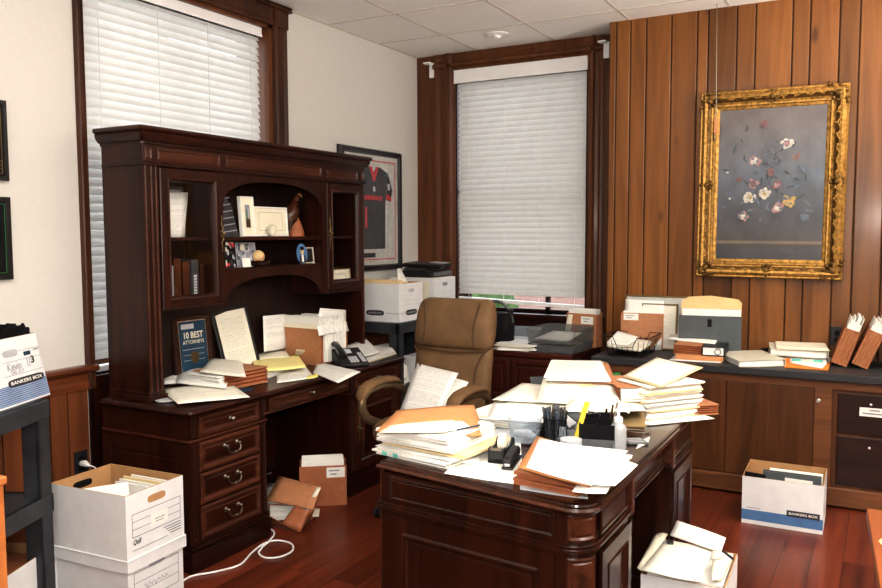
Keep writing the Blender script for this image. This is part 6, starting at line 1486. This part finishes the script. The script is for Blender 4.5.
# leaning accordion folders at right
for x, r, lb in ((-.235, 18, 'left of the two brown accordion folders leaning at the right of the counter'), (-.125, 22, 'right of the two brown accordion folders leaning at the right of the counter')):
    Xa = stand_at((x, 5.37+(.03 if x < -.2 else 0), ZK+.002+.075*math.sin(rad(r))*.5), rad(3), 0, rad(r)) @ Matrix.Rotation(rad(90), 4, 'Z')
    pleated(lb, Xa, .26, .088, .225, 4, 'brownf2', 'brownf', .085, group='leaning accordion folders')
b = MB(); b.box(.0, .12, 5.28, 5.50, ZK, ZK+.26); tag(b.build('file_organizer', 'doc_grey', bevel=.004), 'dark file organizer holding up the leaning accordion folders at the right edge', 'organizer')

# ================================================================== ON THE WALLS
XLW = lambda y, z: face((XL+.022, y, z), EY, EZ)
t, o = picture('dark-framed plaque, upper one at the left edge of the photo', XLW(1.90, 1.815), .358, .357, .022, 'frameblk', 'blackm')
b = MB(XLW(1.90, 1.815)); b.outline(I, .03, .328, .028, .325, .004, .0015).outline(I, .29, .325, .03, .055, .003, .002).outline(I, .29, .325, .065, .088, .003, .002); b.build('gold_line', 'brass', o)
t, o = picture('dark-framed picture with green inner edge, lower one at the left edge of the photo', XLW(1.90, 1.37), .358, .372, .026, 'frameblk', 'blackm'); b = MB(XLW(1.90, 1.37)); b.outline(I, .03, .328, .03, .342, .003, .0012); b.build('inner_edge', 'green', o)
# framed jersey
XJ_ = XLW(4.765, 1.285); w, h = .835, .935
t, o = picture('large black frame with a black and red sports jersey on the left wall', XJ_, w, h, .048, 'frameblk', 'matboard', 'jersey_frame', 'frame', .02, .02)
b = MB(XJ_); b.outline(I, .085, w-.085, .085, h-.085, .008, .003); b.build('red_liner', 'inkred', o)
b = MB(XJ_); cx = .43
jp = [(cx-.155, .17), (cx+.155, .17), (cx+.16, .50), (cx+.165, .56), (cx+.235, .54), (cx+.265, .63), (cx+.20, .76), (cx+.09, .80), (cx+.045, .80), (cx, .75), (cx-.045, .80), (cx-.09, .80), (cx-.20, .76), (cx-.265, .63), (cx-.235, .54), (cx-.165, .56), (cx-.16, .50)]
b.prism([(x, y, .003) for x, y in jp], (0, 0, .010)); jo = b.build('jersey', 'jersey', t, bevel=.004)
b = MB(XJ_)
b.prism([(cx-.065, .80, .0135), (cx-.03, .80, .0135), (cx, .745, .0135), (cx+.03, .80, .0135), (cx+.065, .80, .0135), (cx+.012, .69, .0135), (cx-.012, .69, .0135)], (0, 0, .001))
for s in (-1, 1): b.prism([(cx+s*.167, .56, .0135), (cx+s*.235, .541, .0135), (cx+s*.245, .575, .0135), (cx+s*.17, .60, .0135)], (0, 0, .001))
for k in range(7): b.box(cx-.13+.036*k, cx-.105+.036*k, .545, .58, .0135, .0145)
b.box(cx-.125, cx-.10, .33, .49, .0135, .0145)
b.build('red_trim', 'inkred', jo)
b = MB(XJ_); b.box(cx+.19, cx+.225, .63, .68, .0135, .0145).oval(I, cx, .63, .018, .022, .0142, 0); b.build('badge', 'lgrey', jo)
b = MB(XJ_); b.box(cx-.16, cx+.02, .105, .14, .003, .008); b.build('name_plate', 'blackm', o)
b = MB(XJ_); b.rect(I, .045, w-.045, .045, h-.045, .016); b.build('pane', 'glass', t)
# floral painting in a carved gilt frame
px0, px1, pz0, pz1 = -1.118, -.238, 1.282, 2.49; XP_ = face((px0, YP-.03, pz0), EX, EZ) @ Matrix.Rotation(rad(-.5), 4, 'Z'); w, h = px1-px0, pz1-pz0
t = thing('painting', 'floral oil painting in an ornate gilt frame on the panelled wall', 'painting', XP_ @ V((w/2, 0, 0)))
def canvas_mat():
    m, nt, b = _mat('dark_canvas'); N = nt.nodes; L = nt.links
    tc = N.new('ShaderNodeTexCoord'); sp = N.new('ShaderNodeSeparateXYZ'); L.new(tc.outputs['UV'], sp.inputs[0])
    r = N.new('ShaderNodeValToRGB'); L.new(sp.outputs[1], r.inputs['Fac']); e = r.color_ramp.elements
    e[0].position = 0; e[0].color = (.045, .045, .055, 1); e[1].position = 1; e[1].color = (.13, .11, .105, 1)
    for p_, c_ in ((.06, (.06, .06, .068)), (.10, (.06, .055, .05)), (.115, (.2, .15, .11)), (.13, (.07, .062, .062)), (.3, (.07, .073, .088)), (.55, (.12, .135, .165)), (.8, (.135, .125, .13))):
        q_ = e.new(p_); q_.color = C4(c_)
    n = N.new('ShaderNodeTexNoise'); n.inputs['Scale'].default_value = 5; n.inputs['Detail'].default_value = 8; L.new(tc.outputs['UV'], n.inputs['Vector'])
    mx = N.new('ShaderNodeMix'); mx.data_type = 'RGBA'; mx.blend_type = 'OVERLAY'; mx.inputs[0].default_value = .55; L.new(r.outputs[0], mx.inputs[6]); L.new(n.outputs['Fac'], mx.inputs[7])
    L.new(mx.outputs[2], b.inputs['Base Color']); b.inputs['Roughness'].default_value = .38
    bp = N.new('ShaderNodeBump'); bp.inputs['Strength'].default_value = .15; n2 = N.new('ShaderNodeTexNoise'); n2.inputs['Scale'].default_value = 60; L.new(tc.outputs['UV'], n2.inputs['Vector']); L.new(n2.outputs['Fac'], bp.inputs['Height']); L.new(bp.outputs[0], b.inputs['Normal'])
    return m
M['canvas'] = canvas_mat()
b = MB(XP_); b.frame(I, w, h, [(0, -.028), (0, .018), (.006, .026), (.014, .024), (.022, .034), (.034, .044), (.048, .040), (.066, .022), (.082, .016), (.088, .022), (.098, .022), (.104, .012), (.118, .008), (.124, .002)], False); fo = b.build('gilt_moulding', 'gold', t)
b = MB(XP_); b.frame(face((0.052, .052, 0), EX, EY), w-.104, h-.104, [(0, .040), (.010, .031), (.022, .022)], False); b.build('shadow_channel', 'gold_d', fo)
cx0, cy0 = .118, .118; cw, ch = w-.236, h-.236
Xc = XP_ @ Matrix.Translation((cx0, cy0, .004)); b = MB(Xc); b.rect(I, 0, cw, 0, ch, 0); co = b.build('canvas', 'canvas', t)
def paintm(n, c): M[n] = plain(n, c, .45, noise=.25, nscale=40)
for n_, c_ in (('paint_white', (.52, .49, .43)), ('paint_pink', (.34, .20, .20)), ('paint_rose', (.19, .10, .105)), ('paint_yellow', (.42, .30, .11)), ('paint_orange', (.23, .13, .10)), ('paint_blue', (.11, .14, .19)), ('paint_green', (.07, .085, .085)), ('paint_haze', (.13, .15, .18))): paintm(n_, c_)
pc = ['paint_white', 'paint_pink', 'paint_rose', 'paint_yellow', 'paint_orange', 'paint_blue', 'paint_green', 'paint_haze']
b = MB(Xc); rn = random.Random(12); zz = [.0006]
U_ = lambda x, y: ((x-104)/(388-104)*cw, (500-y)/(500-108)*ch)       # measured on the enlarged photo
def blot(x, y, rx, ry, m, a=0):
    zz[0] += .00003; X2 = Matrix.Translation((x, y, 0)) @ Matrix.Rotation(a, 4, 'Z'); b.oval(X2, 0, 0, rx, ry, zz[0], m, 10)
for k in range(90):
    a = rn.gauss(0, 1); x, y = U_(235+60*rn.gauss(0, .9), 300+62*rn.gauss(0, .9)); x = min(max(x, .05), cw-.05); y = min(max(y, .12), ch-.06); blot(x, y, rn.uniform(.012, .034), rn.uniform(.004, .009), rn.choice((5, 6, 7, 6, 7)), rn.uniform(0, 3.1))
for k in range(26):
    u = rn.random(); x, y = U_(250+100*(u-.2)*rn.uniform(-.6, 1.3), 300-130*u); x = min(max(x, .04), cw-.04); blot(x, y, rn.uniform(.012, .03), .004, rn.choice((5, 6, 7)), rn.uniform(.5, 2.4))
def flower(px, py, r, m, core=None, n=9):
    x, y = U_(px, py)
    for ring, (rr, mm) in enumerate(((1.0, m), (.62, core if core is not None else m))):
        for k in range(n): a = 2*PI*k/n+ring*.4+rn.uniform(-.25, .25); q_ = rn.uniform(.75, 1.2); blot(x+r*.5*rr*q_*math.cos(a), y+r*.45*rr*q_*math.sin(a), r*.52*rr*q_, r*.36*rr, mm if rn.random() < .75 else 7, a+rn.uniform(-.4, .4))
    blot(x, y, r*.3, r*.26, 3 if core is None else core)
flower(204, 245, .040, 1, 0); flower(288, 202, .036, 0, 1); flower(312, 236, .026, 4, 2); flower(203, 303, .034, 1, 2); flower(195, 338, .040, 0, None, 12); flower(234, 330, .040, 0, None, 12)
flower(297, 349, .042, 3, 3); flower(270, 366, .036, 1, 0); flower(180, 386, .034, 1, 0); flower(266, 308, .032, 2, 1); flower(226, 150, .026, 2, 2); flower(340, 390, .028, 7, 5); flower(165, 290, .022, 2, 2); flower(250, 275, .028, 4, 2); flower(140, 340, .014, 7, 0); flower(132, 272, .012, 7, 0); flower(330, 270, .022, 7, 5); flower(215, 270, .02, 5, 7)
b.build('painted_flowers', pc, co)
def ornament(x, y, s, ang, nm):
    b = MB(XP_ @ Matrix.Translation((x, y, .030)) @ Matrix.Rotation(ang, 4, 'Z'))
    b.ell((0, 0, .004), (s*.34, s*.42, s*.22), 1, 12, 8)
    for sx in (-1, 1):
        for k, (dx, dy, r) in enumerate(((.55, .12, .22), (.85, -.10, .18), (1.12, .10, .15), (.42, .52, .18), (.40, -.50, .18), (1.35, -.05, .10))): b.ell((sx*s*dx, s*dy, .002), (s*r, s*r*.8, s*.17), 1, 9, 6)
        b.tube([(sx*s*(.2+.95*u), s*(.35*math.sin(u*5)), .008+.004*math.cos(u*6)) for u in [q/9 for q in range(10)]], [s*.08]*9+[s*.03], 7)
    b.ell((0, s*.62, 0), (s*.2, s*.22, s*.15), 1, 9, 6); b.ell((0, -s*.6, 0), (s*.2, s*.2, s*.15), 1, 9, 6)
    b.build(nm, 'gold_d', fo, smooth=True, sharp=80)
e_ = .058
for x, y, a in ((e_, e_, PI/4), (w-e_, e_, -PI/4), (w-e_, h-e_, PI/4), (e_, h-e_, -PI/4)): ornament(x, y, .068, a+PI/2, 'corner_ornament')
for x, y, a in ((w/2, .05, 0), (w/2, h-.05, PI), (.05, h/2, -PI/2), (w-.05, h/2, PI/2)): ornament(x, y, .055, a, 'centre_ornament')
# scrolling vine along the channel
b = MB(XP_)
for (xa, ya, xb, yb) in ((.14, .05, w-.14, .05), (.14, h-.05, w-.14, h-.05), (.05, .14, .05, h-.14), (w-.05, .14, w-.05, h-.14)):
    n_ = int(math.hypot(xb-xa, yb-ya)/.011)
    pts = []
    for k in range(n_+1):
        u = k/n_; o_ = .010*math.sin(k*.9); pts.append((xa+(xb-xa)*u+(o_ if xa == xb else 0), ya+(yb-ya)*u+(o_ if ya == yb else 0), .037))
    b.tube(pts, .0042, 6)
    for k in range(0, n_, 3):
        p = pts[k]; b.ell((p[0]+(.008 if xa == xb else 0)*(-1)**k, p[1]+(.008 if ya == yb else 0)*(-1)**k, .036), (.006, .006, .005), 1, 7, 5)
b.build('scroll_vine', 'gold', fo, smooth=True, sharp=80)
t = thing('pull_cord', 'thin cord hanging from the ceiling before the painting with an orange tag', 'cord', (-1.0, 5.49, 2.18))
b = MB(); b.tube([AY(717, 0, 5.49), AY(716.6, 60, 5.49), AY(716, 118, 5.49)], .0022, 6); c = AY(717, 0, 5.49); b.tube([c, (c.x, c.y, H-.001)], .0022, 6); b.build('cord_line', 'steel', t, smooth=True)
c = AY(716, 124, 5.49); b = MB(); b.box(c.x-.012, c.x+.014, 5.484, 5.496, c.z-.06, c.z+.04); b.build('tag', 'tanf', t, bevel=.003)
c = AY(715, 134, 5.49); b = MB(); b.ell((c.x-.004, 5.49, c.z-.02), (.012, .008, .03), 1, 10, 8); b.build('pull', 'brass', t, smooth=True)

# ================================================================== LIGHT
def ceiling_light(label, x, y, sx, sy, power):
    t = thing('ceiling_light', label, 'ceiling light', (x, y, H-.012), group=None)
    b = MB(); b.frame(face((x-sx/2-.03, y+sy/2+.03, H-.003), EX, (0, -1, 0)), sx+.06, sy+.06, [(0, 0), (0, .01), (.03, .01), (.03, 0)], False); b.build('frame', 'blind_rail', t)
    ld = bpy.data.lights.new('troffer', 'AREA'); ld.shape = 'RECTANGLE'; ld.size = sx; ld.size_y = sy; ld.energy = power; ld.color = (1, .95, .88)
    lo = bpy.data.objects.new('lamp', ld); col.objects.link(lo); lo.parent = t; lo.matrix_parent_inverse = Matrix.Identity(4); lo.location = (0, 0, .002)
    return t
ceiling_light('fluorescent ceiling panel over the front of the office, left', -1.6, 1.6, .6, 1.2, 28)
ceiling_light('fluorescent ceiling panel over the front of the office, right', 1.2, 2.2, .6, 1.2, 26)
# the photographer's flash, just above the camera
fl = bpy.data.lights.new('flash', 'AREA'); fl.shape = 'DISK'; fl.size = .16; fl.energy = 47; fl.color = (1, .97, .93)
fo_ = bpy.data.objects.new('camera_flash', fl); col.objects.link(fo_); fo_.location = (-.02, -.06, 1.76)
fo_.rotation_euler = V(cF).to_track_quat('-Z', 'Y').to_euler()
for ux, uy, up in ((1.1, 4.2, 130), (1.6, 1.6, 170), (-.6, -1.0, 90)):      # unseen fill lights added outside the frame to brighten the ceiling
    ul = bpy.data.lights.new('ceiling_fill', 'AREA'); ul.shape = 'DISK'; ul.size = .5; ul.energy = up; ul.color = (1, .955, .89)
    uo = bpy.data.objects.new('ceiling_fill_lamp', ul); col.objects.link(uo); uo.location = (ux, uy, 1.85); uo.rotation_euler = (PI, 0, 0)
wd = bpy.data.worlds.new('sky'); scn.world = wd; wd.use_nodes = True; nt = wd.node_tree
bg = nt.nodes['Background']; bg.inputs['Color'].default_value = (.86, .93, 1, 1); bg.inputs['Strength'].default_value = 3.7
scn.view_settings.view_transform = 'Standard'; scn.view_settings.look = 'None'; scn.view_settings.exposure = 0.24; scn.view_settings.gamma = .86
scn.cycles.max_bounces = 8; scn.cycles.transparent_max_bounces = 16; scn.cycles.caustics_reflective = False; scn.cycles.caustics_refractive = False
